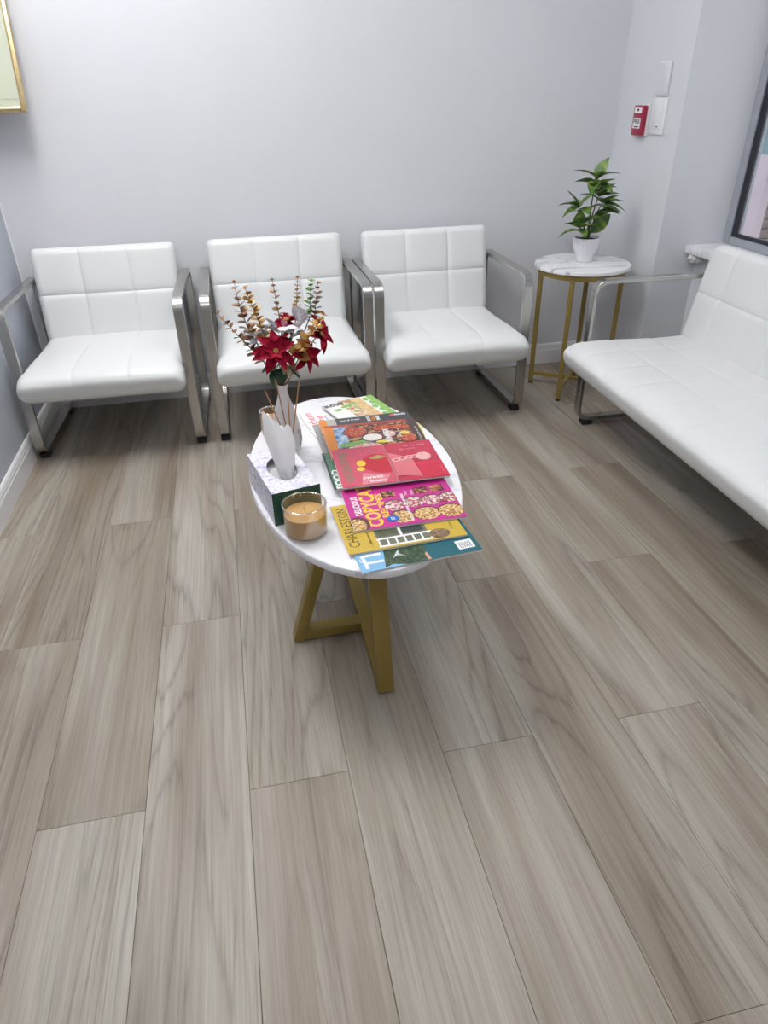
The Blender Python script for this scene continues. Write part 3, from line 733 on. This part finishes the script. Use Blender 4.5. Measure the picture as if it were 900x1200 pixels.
# vase
VB = (0.086, 1.728)
VM = mat_speckle('vase_porcelain', [(0.35,(0.70,0.68,0.67)),(0.65,(0.80,0.79,0.78))], 12, 0.35, 3)
vz = thing('vase', 'white porcelain bottle vase holding the artificial flowers', 'vase', (VB[0], VB[1], TZ))
obj('body', MB().lathe([(0.001,0),(0.030,0),(0.034,0.003),(0.038,0.020),(0.040,0.045),(0.0385,0.070),(0.033,0.100),(0.025,0.130),(0.0165,0.155),(0.0125,0.172),(0.0125,0.186),(0.016,0.196),(0.0135,0.196),(0.0105,0.186),(0.0105,0.170),(0.001,0.160)], 48), VM, vz, angle=40)
LP_ = mat_plain('grey_leaf_print', (0.40,0.40,0.42), 0.5)
for zz, aa, s in ((0.050,-0.55,1.0),(0.062,-0.35,0.8),(0.040,-0.3,0.9),(0.030,-0.6,0.8),(0.066,-0.72,0.7)):
    r = 0.0402 if zz < 0.055 else 0.0395
    d = Vector((math.cos(aa), math.sin(aa), 0)); sd = Vector((-math.sin(aa), math.cos(aa), 0))
    pts = [Vector((0,0,-0.012*s)), sd*0.005*s, Vector((0,0,0.012*s)), -sd*0.005*s]
    obj('leaf_print', MB().add([tuple(d*r + Vector((0,0,zz)) + p + d*o_) for o_ in (0.0, 0.0008) for p in pts], [(0,1,2,3),(4,5,6,7),(0,1,5,4),(1,2,6,5),(2,3,7,6),(3,0,4,7)]), LP_, vz)
NECK = Vector((VB[0], VB[1], TZ+0.192))

# bouquet: every artificial stem is a thing of its own
VELV = mat_speckle('red_velvet', [(0.3,(0.15,0.001,0.010)),(0.55,(0.31,0.003,0.026)),(0.75,(0.46,0.015,0.05))], 90, 0.7, 3)
VELV.node_tree.nodes['Principled BSDF'].inputs['Specular IOR Level'].default_value = 0.15
SILV = mat_speckle('silver_glitter', [(0.3,(0.46,0.46,0.50)),(0.5,(0.68,0.68,0.73)),(0.7,(0.92,0.92,0.95))], 260, 0.35, 2)
EGOLD = mat_plain('gold_leaf_foil', (0.56,0.33,0.10), 0.34, metal=0.55, var=0.22, scale=30)
EBRON = mat_plain('bronze_leaf_foil', (0.30,0.16,0.085), 0.42, metal=0.4, var=0.25, scale=30)
EGREEN = mat_plain('green_eucalyptus', (0.16,0.30,0.06), 0.5, var=0.3, scale=30)
DGREEN = mat_plain('dark_green_leaf', (0.022,0.070,0.035), 0.45, var=0.25, scale=40)
CREAM = mat_plain('cream_leaf', (0.50,0.42,0.24), 0.5, var=0.15, scale=40)
STEMM = mat_plain('wire_stem', (0.20,0.13,0.06), 0.6)
PINK = mat_plain('pink_bud', (0.55,0.22,0.28), 0.5, var=0.2, scale=60)
PET = leaf_mesh(0.058, 0.027, 'petal', 0.32, 0.34, 7, 4, VELV, 'petal')
PET2 = leaf_mesh(0.034, 0.018, 'petal', 0.25, 0.05, 6, 4, VELV, 'petal')
SLF = leaf_mesh(0.050, 0.034, 'petal', 0.28, 0.12, 7, 4, SILV, 'silver_leaf')
def stem_to(t, a, b_, r=0.0016, mat=STEMM):
    o = obj('stem', MB().tube(curve_pts(a, b_, (0,0,0.012)), r, 6), mat, t); return o
bud_me = MB().lathe([(0.0005,-0.003),(0.0028,-0.001),(0.003,0.001),(0.0018,0.0035),(0.0005,0.004)], 8).mesh('bud', angle=60); bud_me.materials.append(EGOLD)
def in_neck(i): 
    a = i*2.4; return Vector((0.006*math.cos(a), 0.006*math.sin(a), -0.012))
def flower(name, label, cat, p, facing, n1, n2, me1, me2, s=1.0, idx=0, centre=bud_me, spread=0.28, group=None, nb=7):
    t = thing(name, label, cat, tuple(NECK), group=group); p = Vector(p)-NECK
    f_ = Vector(facing).normalized(); stem_to(t, in_neck(idx), p - f_*0.004)
    R = f_.to_track_quat('Z', 'X').to_matrix()
    for k in range(n1):
        a = 2*PI*k/n1 + idx*0.7 + random.uniform(-.2,.2); d = R @ Vector((math.cos(a), math.sin(a), spread + (0.30 if k % 2 else -0.12) + random.uniform(-.12,.12)))
        o = link('petal', me1, t)
        x = d.normalized(); y = f_.cross(x).normalized(); z = x.cross(y)
        o.matrix_local = Matrix.Translation(p) @ Matrix((x,y,z)).transposed().to_4x4() @ Matrix.Rotation(random.uniform(-.3,.3), 4, 'X') @ Matrix.Scale(s*random.uniform(.82,1.10), 4)
    for k in range(n2):
        a = 2*PI*(k+0.5)/n2 + idx; x = (R @ Vector((math.cos(a), math.sin(a), 0.75))).normalized(); y = f_.cross(x).normalized(); z = x.cross(y)
        o = link('petal', me2, t); o.matrix_local = Matrix.Translation(p + f_*0.003) @ Matrix((x,y,z)).transposed().to_4x4() @ Matrix.Scale(s, 4)
    for k in range(nb):
        a = 2*PI*k/6; rr = 0 if k == 6 else 0.005
        o = link('bud', centre, t); o.matrix_local = Matrix.Translation(p + R @ Vector((rr*math.cos(a), rr*math.sin(a), 0.008))) @ R.to_4x4()
    return t
GB = 'artificial flower stems in the vase'
flower('poinsettia', 'large red velvet poinsettia facing forward over the vase neck', 'flower', (0.077,1.672,0.752), (-0.1,-0.85,0.62), 9, 6, PET, PET2, 1.05, 0)
flower('poinsettia', 'red velvet poinsettia low beside the gold coin leaf sprig', 'flower', (0.146,1.690,0.733), (0.55,-0.65,0.35), 8, 5, PET, PET2, 1.0, 1)
flower('poinsettia', 'red velvet poinsettia reaching out farthest towards the magazines side', 'flower', (0.192,1.722,0.770), (0.75,-0.5,0.35), 8, 5, PET, PET2, 0.95, 2)
flower('poinsettia', 'dark red flower ringed by silver leaves at the bouquet centre', 'flower', (0.116,1.768,0.796), (-0.05,-0.25,0.97), 7, 5, PET, PET2, 0.72, 3)
ro = thing('rose', 'small pink rosebud among the silver leaves', 'flower', tuple(NECK)); p = Vector((0.108,1.735,0.796))-NECK
stem_to(ro, in_neck(9), p)
pm = leaf_mesh(0.018, 0.016, 'petal', 0.4, -0.25, 5, 4, PINK, 'petal')
for k in range(7):
    a = k*2.4; place('petal', pm, ro, p + Vector((0.003*math.cos(a),0.003*math.sin(a),-0.004)), (math.cos(a)*0.5, math.sin(a)*0.5, 0.85), 0, 0.8+0.05*k)
# silver leaf sprays
def spray(label, pts_dirs, idx):
    t = thing('silver_leaf_spray', label, 'leaf spray', tuple(NECK))
    c_ = sum((Vector(p) for p,_,_ in pts_dirs), Vector())/len(pts_dirs) - NECK; stem_to(t, in_neck(idx), c_ - Vector((0,0,0.02)))
    for p, d, s in pts_dirs: place('silver_leaf', SLF, t, Vector(p)-NECK, d, 0, s)
spray('silver glitter leaf spray low beside the bronze eucalyptus', [((0.040,1.735,0.772),(-0.8,-0.2,0.35),0.85),((0.045,1.735,0.766),(-0.6,-0.5,-0.05),0.8)], 4)
spray('silver glitter leaf spray curling before the dark red flower', [((0.092,1.722,0.782),(-0.75,-0.2,0.60),1.0),((0.082,1.715,0.788),(0.85,-0.2,0.05),1.0),((0.080,1.722,0.790),(-0.35,-0.2,0.85),0.9),((0.100,1.715,0.784),(0.9,-0.1,0.30),1.0),((0.070,1.722,0.782),(-0.9,-0.1,0.15),0.9),((0.095,1.712,0.772),(0.35,-0.75,0.35),0.9),((0.120,1.720,0.768),(0.75,-0.45,0.45),1.0)], 5)
spray('tall silver glitter leaves standing highest at the bouquet top', [((0.150,1.750,0.792),(-0.15,-0.30,0.95),1.25),((0.150,1.765,0.782),(0.55,-0.3,0.75),1.0),((0.140,1.745,0.784),(0.3,-0.65,0.55),1.05),((0.150,1.770,0.79),(-0.7,0.2,0.7),0.8),((0.165,1.75,0.775),(0.85,-0.35,0.2),0.8)], 6)
# eucalyptus sprigs
def sprig(name, label, top, low, mat, size0, size1, n, idx, flat=0.5, bend=(0,0,0)):
    t = thing(name, label, 'sprig', tuple(NECK)); top = Vector(top)-NECK; low = Vector(low)-NECK
    q = [in_neck(idx)] + curve_pts(low, top, bend, 10)
    sm = []
    for i in range(len(q)-1): sm.append(q[i])
    sm.append(q[-1])
    obj('stem', MB().tube(sm, [0.0018]*2 + [0.0016-0.0009*i/(len(sm)-3) for i in range(len(sm)-2)], 6), STEMM if mat is not EGREEN else mat, t)
    key = (mat.name,); me = EU.setdefault(key, leaf_mesh(0.02, 0.018, 'round', 0.10, 0.10, 6, 4, mat, 'leaf'))
    path = curve_pts(low, top, bend, 40); d = (top-low).normalized()
    sd = d.cross(Vector((0,-1,0.2))).normalized(); fw_ = sd.cross(d); n = int(n*1.4)
    for k in range(n):
        f_ = k/(n-1); p = path[int(f_*40)]; s = 1.75*(size0*(1-f_)+size1*f_)/0.02
        for sg in (-1, 1):
            v = (sd*sg*math.cos(k*1.1+0.3) + fw_*sg*math.sin(k*1.1+0.3)*0.9 + d*0.55)
            place('leaf', me, t, p, v, random.uniform(-.4,.4), s*random.uniform(.85,1.1))
    place('leaf', me, t, path[-1], d, 0, size1/0.02)
EU = {}
sprig('eucalyptus_sprig', 'tall bronze eucalyptus sprig with large round lower leaves', (-0.003,1.78,0.900), (0.030,1.755,0.760), EBRON, 0.020, 0.008, 8, 0, bend=(-0.016,0,0))
sprig('eucalyptus_sprig', 'dense shiny gold eucalyptus sprig leaning over the silver leaves', (0.021,1.74,0.893), (0.062,1.72,0.755), EGOLD, 0.017, 0.009, 10, 1)
sprig('eucalyptus_sprig', 'thin bronze eucalyptus sprig leaning out lowest towards the side wall', (-0.053,1.74,0.836), (0.045,1.725,0.712), EBRON, 0.015, 0.007, 9, 2)
sprig('eucalyptus_sprig', 'thin brown eucalyptus sprig with sparse leaves rising above the dark red flower', (0.092,1.80,0.895), (0.102,1.78,0.780), EBRON, 0.012, 0.007, 7, 3)
sprig('eucalyptus_sprig', 'narrow gold eucalyptus sprig behind the tall silver leaves', (0.156,1.80,0.897), (0.142,1.78,0.800), EGOLD, 0.010, 0.006, 8, 4)
sprig('eucalyptus_sprig', 'bronze eucalyptus sprig beside the green sprig', (0.206,1.79,0.882), (0.186,1.77,0.785), EBRON, 0.015, 0.007, 7, 5)
sprig('eucalyptus_sprig', 'bright green eucalyptus sprig beside the tall silver leaves', (0.190,1.80,0.886), (0.178,1.78,0.800), EGREEN, 0.014, 0.007, 7, 6)
sprig('eucalyptus_sprig', 'chunky gold coin leaf sprig crossing in front of the poinsettias', (0.200,1.665,0.835), (0.124,1.665,0.738), EGOLD, 0.021, 0.008, 7, 7)
# leaves under the flowers
def collar(name, label, pts, mat, L_, W_, idx):
    t = thing(name, label, 'leaf spray', tuple(NECK)); me = leaf_mesh(L_, W_, 'petal', 0.2, 0.2, 7, 4, mat, 'leaf')
    c_ = Vector(pts[0][0])-NECK; stem_to(t, in_neck(idx), c_)
    for p, d, s in pts: place('leaf', me, t, Vector(p)-NECK, d, 0, s)
collar('green_leaf_spray', 'dark green leaves hanging under the red poinsettias', [((0.078,1.705,0.695),(-0.35,-0.5,-0.55),1.0),((0.075,1.705,0.700),(-0.75,-0.3,0.05),0.9),((0.105,1.705,0.692),(0.55,-0.2,-0.35),0.85),((0.085,1.700,0.700),(0.0,-0.5,-0.8),0.85),((0.090,1.71,0.705),(-0.5,0.3,-0.3),0.9),((0.100,1.715,0.735),(0.4,-0.5,0.5),1.1),((0.080,1.715,0.740),(-0.5,-0.2,0.6),1.1),((0.110,1.73,0.745),(0.2,0.2,0.9),1.1),((0.125,1.72,0.725),(0.8,-0.1,0.35),1.1)], DGREEN, 0.048, 0.032, 8)
collar('cream_leaf_spray', 'pale gold leaves under the bouquet at the vase neck', [((0.098,1.695,0.712),(0.15,-0.6,-0.45),1.0),((0.105,1.695,0.712),(0.6,-0.4,-0.5),1.0),((0.095,1.695,0.715),(-0.1,-0.6,-0.6),0.8)], CREAM, 0.042, 0.016, 10)

# ------------------------------------------------------------------ magazines
PAGES = mat_speckle('page_edges', [(0.3,(0.55,0.54,0.52)),(0.7,(0.80,0.79,0.77))], 3, 0.7, 2, (1,1,900))
_mc = {}
def flat(name, rgb, rough=0.32, var=0.05, scale=30):
    k = (name,)
    if k not in _mc: _mc[k] = mat_plain(name, rgb, rough, var=var, scale=scale)
    return _mc[k]
class Mag:
    """magazine lying with its masthead towards -x: local x along its height (0..L), local y across (0..W)"""
    def __init__(s, label, x, y, z, ang, cover, L_=0.270, W_=0.205, th=0.0045, tiltx=0.0):
        s.t = thing('magazine', label, 'magazine', (x, y, z), math.radians(ang), 'magazines on the coffee table')
        s.t.rotation_euler = (tiltx, 0, math.radians(ang)); s.L, s.W, s.th = L_, W_, th; s.k = 0
        obj('pages', MB().box(0.001, L_-0.001, 0.001, W_-0.001, 0.0003, th-0.0004), PAGES, s.t)
        obj('back_cover', MB().box(0, L_, 0, W_, 0, 0.0003), WHITE_INK, s.t)
        s.cover = obj('cover', MB().box(0, L_, 0, W_, th-0.0004, th), cover, s.t)
        s.z = th
    def _up(s): s.k += 1; return s.z + 0.00006*s.k
    def rect(s, name, x0, x1, y0, y1, m):
        z = s._up(); return obj(name, MB().box(x0,x1,y0,y1,s.z-0.0001,z), m, s.cover)
    def poly(s, name, pts, m):
        z = s._up(); return obj(name, MB().prism(pts, s.z-0.0001, z), m, s.cover)
    def disc(s, name, x, y, r, m, ry=None, n=28):
        ry = ry or r; cl = lambda v, hi: min(max(v, 0.0), hi)
        return s.poly(name, [(cl(x+r*math.cos(2*PI*k/n), s.L), cl(y+ry*math.sin(2*PI*k/n), s.W)) for k in range(n)], m)
    def text(s, body, x, y, size, m, rot=90, bold=0.0, width=None, align='CENTER', spacing=1.0):
        z = s._up()+0.00003; me = text_mesh(body, size, bold, align, spacing, width)
        return link('lettering', me, s.cover, m, (x, y, z), (0,0,math.radians(rot)))
W_ = flat('print_white', (0.86,0.86,0.86)); YEL = flat('print_yellow', (0.85,0.58,0.05)); BLK = flat('print_black', (0.02,0.02,0.025))
FOODM = mat_speckle('granola_photo', [(0.2,(0.30,0.13,0.04)),(0.45,(0.62,0.36,0.12)),(0.7,(0.80,0.60,0.30))], 240, 0.4, 2, voronoi=True)
SALAD = mat_speckle('salad_photo', [(0.2,(0.45,0.06,0.08)),(0.4,(0.78,0.55,0.58)),(0.62,(0.88,0.74,0.72)),(0.85,(0.25,0.10,0.08))], 170, 0.4, 2, voronoi=True)
STEW = mat_speckle('red_stew_photo', [(0.2,(0.28,0.02,0.015)),(0.55,(0.50,0.06,0.04)),(0.85,(0.62,0.22,0.10))], 300, 0.4, 2, voronoi=True)
MIXED = mat_speckle('dark_food_photo', [(0.15,(0.03,0.025,0.025)),(0.45,(0.14,0.055,0.04)),(0.65,(0.35,0.09,0.05)),(0.85,(0.55,0.30,0.14))], 110, 0.4, 2, voronoi=True)
HERB = mat_speckle('spring_onion_photo', [(0.3,(0.10,0.30,0.06)),(0.6,(0.28,0.52,0.14)),(0.8,(0.75,0.82,0.55))], 90, 0.4, 2, (1,6,1))
RICE = mat_speckle('rice_photo', [(0.3,(0.62,0.42,0.38)),(0.6,(0.84,0.74,0.68)),(0.85,(0.55,0.15,0.12))], 260, 0.4, 2, voronoi=True)
TREE = mat_speckle('tree_photo', [(0.3,(0.012,0.035,0.02)),(0.55,(0.05,0.09,0.045)),(0.75,(0.14,0.17,0.10))], 130, 0.4, 4)
BLUEP = mat_speckle('blue_cloth_photo', [(0.3,(0.06,0.13,0.30)),(0.5,(0.28,0.42,0.62)),(0.75,(0.75,0.78,0.82))], 60, 0.4, 2)
VEG = mat_speckle('vegetable_photo', [(0.15,(0.20,0.38,0.10)),(0.4,(0.80,0.78,0.68)),(0.6,(0.82,0.60,0.40)),(0.85,(0.55,0.20,0.12))], 70, 0.4, 2, voronoi=True)
NOOD = mat_speckle('noodle_photo', [(0.35,(0.50,0.28,0.10)),(0.65,(0.82,0.62,0.34))], 60, 0.4, 2, (1,9,1))

z0 = TZ + 0.0004
# 1 teal magazine with trees
m = Mag('teal magazine with a tree photo and white barcode box, lowest by the table edge', 0.180, 1.112, z0, 5.2, flat('teal_cover', (0.015,0.125,0.16)))
m.rect('sky_photo', 0.0, 0.115, 0.0, 0.205, flat('sky_blue_print', (0.24,0.52,0.80), var=0.12, scale=8))
m.poly('tree_photo', [(0.052,0.004),(0.070,0.010),(0.10,0.0),(0.142,0.001),(0.150,0.03),(0.160,0.08),(0.15,0.14),(0.075,0.15),(0.062,0.05)], TREE)
m.poly('sand_strip', [(0.146,0.002),(0.154,0.002),(0.152,0.03),(0.146,0.025)], flat('print_sand', (0.60,0.36,0.25)))
m.text('TIDE', 0.036, 0.010, 0.062, W_, 90, 0.0012, align='LEFT')
m.text('Co', 0.012, 0.034, 0.018, W_, 90, 0.0006, align='LEFT')
bc = m.rect('barcode_box', 0.222, 0.260, 0.014, 0.046, W_)
for k in range(6): m.rect('barcode_bar', 0.228+k*0.0048, 0.2302+k*0.0048, 0.018, 0.038, flat('print_grey', (0.30,0.30,0.32)))
m.poly('white_bird', [(0.076,0.030),(0.090,0.038),(0.104,0.030),(0.093,0.042),(0.096,0.058),(0.087,0.046)], flat('print_pale', (0.62,0.66,0.62)))
# 2 yellow city magazine
z1 = z0 + 0.0055
m = Mag('yellow magazine lettered CHARLESTON with a balcony photo', 0.163, 1.176, z1, 3.2, flat('mustard_cover', (0.62,0.43,0.055)))
m.text('CHARLESTON', 0.022, 0.105, 0.034, flat('print_brown', (0.05,0.035,0.02)), 90, 0.0, width=0.165)
m.rect('facade_photo', 0.072, 0.190, 0.012, 0.205, flat('facade_olive', (0.17,0.17,0.12)))
m.rect('shutter_photo', 0.076, 0.124, 0.046, 0.20, flat('shutter_olive', (0.11,0.115,0.07), var=0.2, scale=60))
m.rect('shutter_photo', 0.134, 0.182, 0.046, 0.20, flat('shutter_dark', (0.035,0.045,0.045), var=0.3, scale=60))
m.rect('railing', 0.070, 0.196, 0.034, 0.040, W_); m.rect('railing', 0.070, 0.196, 0.006, 0.012, W_)
for k in range(7): m.rect('baluster', 0.072+k*0.0195, 0.076+k*0.0195, 0.012, 0.034, W_)
m.rect('column_photo', 0.126, 0.132, 0.04, 0.20, W_)
m.disc('shrub_photo', 0.212, 0.022, 0.024, mat_speckle('shrub_photo', [(0.3,(0.08,0.05,0.05)),(0.7,(0.35,0.22,0.10))], 120, 0.4, 3), 0.018)
m.text('the new season', 0.056, 0.060, 0.011, BLK, 90)
m.text('The home issue', 0.246, 0.055, 0.008, flat('print_brown', (0.05,0.035,0.02)), 90)
# 3 magenta recipe magazine
z2 = z1 + 0.0055
m = Mag('magenta magazine lettered COPYCAT RECIPES with rows of round dishes', 0.189, 1.254, z2, 0.3, flat('magenta_cover', (0.56,0.03,0.27)), L_=0.264)
m.text('COPYCAT', 0.056, 0.008, 0.050, YEL, 90, 0.0016, align='LEFT', width=0.19)
m.text('RECIPES', 0.084, 0.040, 0.022, YEL, 90, 0.0008, align='LEFT', width=0.11)
m.text('DELICIOUS', 0.024, 0.062, 0.022, W_, 90, 0.0007, align='LEFT', width=0.085)
m.disc('plate_photo', 0.014, 0.022, 0.026, flat('plate_brown', (0.10,0.035,0.03)), 0.034)
m.disc('food_photo', 0.012, 0.020, 0.020, FOODM, 0.028)
for (px_, py_, rx, ry, mm) in ((0.120,0.034,0.026,0.026,FOODM),(0.178,0.034,0.031,0.026,FOODM),(0.236,0.034,0.030,0.026,FOODM),
                               (0.112,0.086,0.024,0.022,SALAD),(0.160,0.090,0.023,0.022,SALAD),(0.205,0.090,0.023,0.022,SALAD),(0.248,0.092,0.022,0.022,SALAD)):
    m.disc('plate_photo', px_, py_+0.003, rx+0.002, flat('plate_brown', (0.10,0.035,0.03)), ry+0.002)
    m.disc('food_photo', px_, py_, rx, mm, ry)
for px_ in (0.108, 0.190, 0.230): m.rect('chocolate_photo', px_-0.017, px_+0.017, 0.128, 0.156, MIXED)
m.text('easy home favorites', 0.138, 0.072, 0.013, W_, 90, 0.0003, width=0.125)
m.disc('sticker', 0.096, 0.030, 0.015, flat('print_blue', (0.02,0.14,0.50)), 0.013)
m.text('37', 0.096, 0.030, 0.012, W_, 90, 0.0003)
m.text('Pizza', 0.15, 0.135, 0.011, W_, 90); m.text('Pasta', 0.166, 0.135, 0.011, W_, 90)
# 4 green FOOD magazine, mostly under the strawberry one
z3 = z2 + 0.0055
m = Mag('green magazine lettered FOOD, mostly under the strawberry magazine', 0.172, 1.440, z3, 1.0, flat('green_cover', (0.10,0.22,0.15)), th=0.0035)
m.rect('masthead_strip', 0.0, 0.006, 0.0, 0.205, flat('print_dark_green', (0.02,0.07,0.045)))
m.text('FOOD', 0.018, 0.004, 0.024, W_, 90, 0.0010, align='LEFT', width=0.10)
# back of the pile: grey book, script magazine, vegetables, green
m = Mag('thick grey magazine at the bottom of the pile under the orange one', 0.176, 1.655, z0, 2.0, flat('grey_cover', (0.32,0.31,0.31)), L_=0.272, th=0.0080)
zg = z0 + 0.009
m = Mag('white magazine with pink script lettering next to the vase', 0.170, 1.775, z0, 9.5, W_, L_=0.235, W_=0.195, th=0.006)
PKI = flat('print_pink', (0.62,0.10,0.16))
m.text('Southern', 0.024, 0.105, 0.034, PKI, 90, 0.0004, width=0.15)
m.text('Living', 0.050, 0.100, 0.026, PKI, 90, 0.0004, width=0.09)
m.text('best of spring', 0.068, 0.105, 0.014, BLK, 90)
m = Mag('green and white magazine whose corner sticks out at the back of the pile', 0.272, 1.812, zg, 17, flat('pale_green_cover', (0.45,0.62,0.30)), L_=0.172, W_=0.185, th=0.004)
m.rect('white_strip', 0.112, 0.150, 0.0, 0.185, W_)
m.rect('green_strip', 0.150, 0.172, 0.0, 0.185, flat('leaf_green_print', (0.25,0.48,0.10)))
for k in range(5): m.disc('leaf_print', 0.140+0.008*(k%2), 0.03+0.033*k, 0.009, HERB, 0.014)
zv = zg + 0.0050
m = Mag('white magazine with vegetable photo and bold black BUDGET lettering', 0.268, 1.806, zv, 18, flat('white_cover', (0.78,0.78,0.76)), L_=0.132, W_=0.180, th=0.004)
m.rect('vegetable_photo', 0.056, 0.104, 0.0, 0.180, VEG)
m.rect('noodle_photo', 0.096, 0.131, 0.0, 0.176, NOOD)
m.text('BUDGET', 0.036, 0.160, 0.024, BLK, 0, 0.0014, width=0.066)
for k in range(3): m.disc('leaf_photo', 0.03+0.03*k, 0.120+0.012*k, 0.014, HERB, 0.009)
zd = zv + 0.0050
m = Mag('dark slate magazine with orange and white lettering behind the dishes magazine', 0.190, 1.648, zd, 1.0, flat('slate_cover', (0.045,0.048,0.055)), L_=0.272, th=0.0040)
m.rect('orange_strip', 0.0, 0.022, 0.0, 0.205, flat('print_orange', (0.70,0.24,0.03)))
m.rect('grey_strip', 0.022, 0.050, 0.150, 0.205, flat('print_warm_grey', (0.42,0.40,0.36)))
m.text('fast & fresh', 0.092, 0.186, 0.013, W_, 0, 0.0002)
m.text('COOKS', 0.148, 0.182, 0.014, W_, 90, 0.0006, width=0.036); m.text('GRILL', 0.162, 0.182, 0.016, flat('print_orange', (0.70,0.24,0.03)), 90, 0.0006, width=0.036); m.text('SMART', 0.176, 0.182, 0.014, W_, 90, 0.0006, width=0.036)
m.disc('pink_logo', 0.222, 0.190, 0.008, PKI); m.text('family', 0.246, 0.190, 0.015, W_, 0, 0.0005)
m = Mag('yellow edged magazine whose corner peeks out beside the dishes magazine', 0.236, 1.632, z0, -5.0, flat('lemon_cover', (0.62,0.60,0.12)), L_=0.232, W_=0.19, th=0.004)
zf = max(zd + 0.0050, z3 + 0.0045)
m = Mag('orange edged magazine crowded with dark food dishes', 0.188, 1.588, zf, -1.6, MIXED, L_=0.270, W_=0.210, th=0.0045)
m.rect('orange_masthead', 0.0, 0.026, 0.0, 0.210, flat('print_orange', (0.70,0.24,0.03)))
m.rect('red_strip', 0.0, 0.250, 0.198, 0.210, flat('print_red', (0.42,0.06,0.04)))
m.rect('dark_strip', 0.244, 0.270, 0.0, 0.210, flat('print_maroon', (0.07,0.03,0.03)))
m.rect('cloth_photo', 0.026, 0.060, 0.06, 0.195, BLUEP)
for px_, py_, rx, ry, mm in ((0.086,0.152,0.033,0.030,STEW),(0.128,0.108,0.027,0.022,flat('sauce_white', (0.80,0.76,0.72))),(0.222,0.090,0.030,0.030,MIXED),(0.100,0.052,0.046,0.026,RICE),(0.168,0.165,0.030,0.020,STEW),(0.178,0.120,0.018,0.020,RICE),(0.215,0.160,0.028,0.016,STEW)):
    m.disc('bowl_photo', px_, py_, rx+0.003, flat('print_black', (0.02,0.02,0.025)), ry+0.003)
    m.disc('dish_photo', px_, py_, rx, mm, ry)
m.poly('onion_photo', [(0.036,0.085),(0.10,0.095),(0.112,0.082),(0.06,0.060),(0.034,0.066)], HERB)
m.disc('lemon_photo', 0.222, 0.118, 0.014, flat('print_lemon', (0.75,0.62,0.10)), 0.010); m.disc('steak_photo', 0.226, 0.082, 0.022, STEW, 0.022)
m.disc('chip_photo', 0.152, 0.075, 0.020, flat('print_lemon', (0.75,0.62,0.10)), 0.008)
m.text('SUMMER', 0.172, 0.110, 0.022, W_, 90, 0.0006, width=0.09); m.text('grilling ideas', 0.206, 0.12, 0.011, W_, 90); m.text('50 recipes for summer', 0.258, 0.105, 0.010, W_, 90)
# red strawberry magazine on top
zr = zf + 0.0052
m = Mag('glossy red magazine with a strawberry and a pale chain, topmost of the pile', 0.192, 1.428, zr-0.0040, 0.0, flat('crimson_cover', (0.50,0.035,0.075), rough=0.22), L_=0.272, W_=0.202, th=0.0045, tiltx=0.0199)
m.rect('pink_page', 0.0, 0.140, 0.0, 0.202, flat('print_rose', (0.60,0.08,0.14)))
m.poly('strawberry_print', [(0.060,0.095),(0.075,0.135),(0.100,0.155),(0.130,0.150),(0.138,0.110),(0.136,0.050),(0.110,0.050),(0.085,0.065)], flat('print_strawberry', (0.52,0.012,0.03)))
m.poly('stalk_print', [(0.090,0.135),(0.118,0.148),(0.134,0.136),(0.124,0.128),(0.104,0.126)], flat('stalk_print', (0.42,0.36,0.12)))
m.disc('bee_print', 0.066, 0.112, 0.012, YEL, 0.016); m.disc('bee_print', 0.060, 0.082, 0.010, YEL, 0.010)
m.text('VALENTINE', 0.026, 0.100, 0.030, flat('print_taupe', (0.26,0.19,0.12)), 90, 0.0012, width=0.165)
m.poly('rose_panel', [(0.050,0.004),(0.110,0.004),(0.128,0.040),(0.060,0.060)], flat('print_blush', (0.68,0.22,0.26)))
m.text('sweet', 0.082, 0.036, 0.022, W_, 0, 0.0002); m.text('treats', 0.092, 0.016, 0.018, W_, 0, 0.0002)
m.rect('fold', 0.1395, 0.1425, 0.0, 0.202, flat('print_fold', (0.42,0.20,0.18)))
for k in range(6): m.disc('spark_print', 0.05+0.012*k, 0.168+0.012*math.sin(k*2.1), 0.0022, flat('print_blush', (0.68,0.22,0.26)), n=10)
m.poly('rose_panel', [(0.144,0.030),(0.205,0.010),(0.200,0.110),(0.144,0.150)], flat('print_salmon', (0.66,0.16,0.19)))
m.rect('bright_panel', 0.205, 0.272, 0.0, 0.085, flat('print_scarlet', (0.58,0.02,0.06)))
for k, (px_, py_) in enumerate(((0.158,0.108),(0.176,0.112),(0.194,0.116),(0.210,0.116))):
    m.disc('chain_link_print', px_, py_, 0.011, flat('print_pale_pink', (0.80,0.45,0.44)), 0.009, 18); m.disc('chain_gap_print', px_, py_, 0.006, flat('print_wine', (0.42,0.02,0.06)), 0.004, 14)
m.disc('flower_print', 0.232, 0.112, 0.020, mat_speckle('flower_print', [(0.3,(0.62,0.20,0.22)),(0.7,(0.86,0.58,0.56))], 200, 0.4, 3), 0.022)
m.text('Be my love', 0.222, 0.178, 0.013, flat('print_blush', (0.68,0.22,0.26)), 0, 0.0002); m.text('Be mine', 0.200, 0.160, 0.013, flat('print_blush', (0.68,0.22,0.26)), 0, 0.0002)
m.text('forever yours', 0.172, 0.026, 0.011, flat('print_blush', (0.68,0.22,0.26)), 0, 0.0002); m.text('with love', 0.262, 0.034, 0.010, flat('print_blush', (0.68,0.22,0.26)), 90)
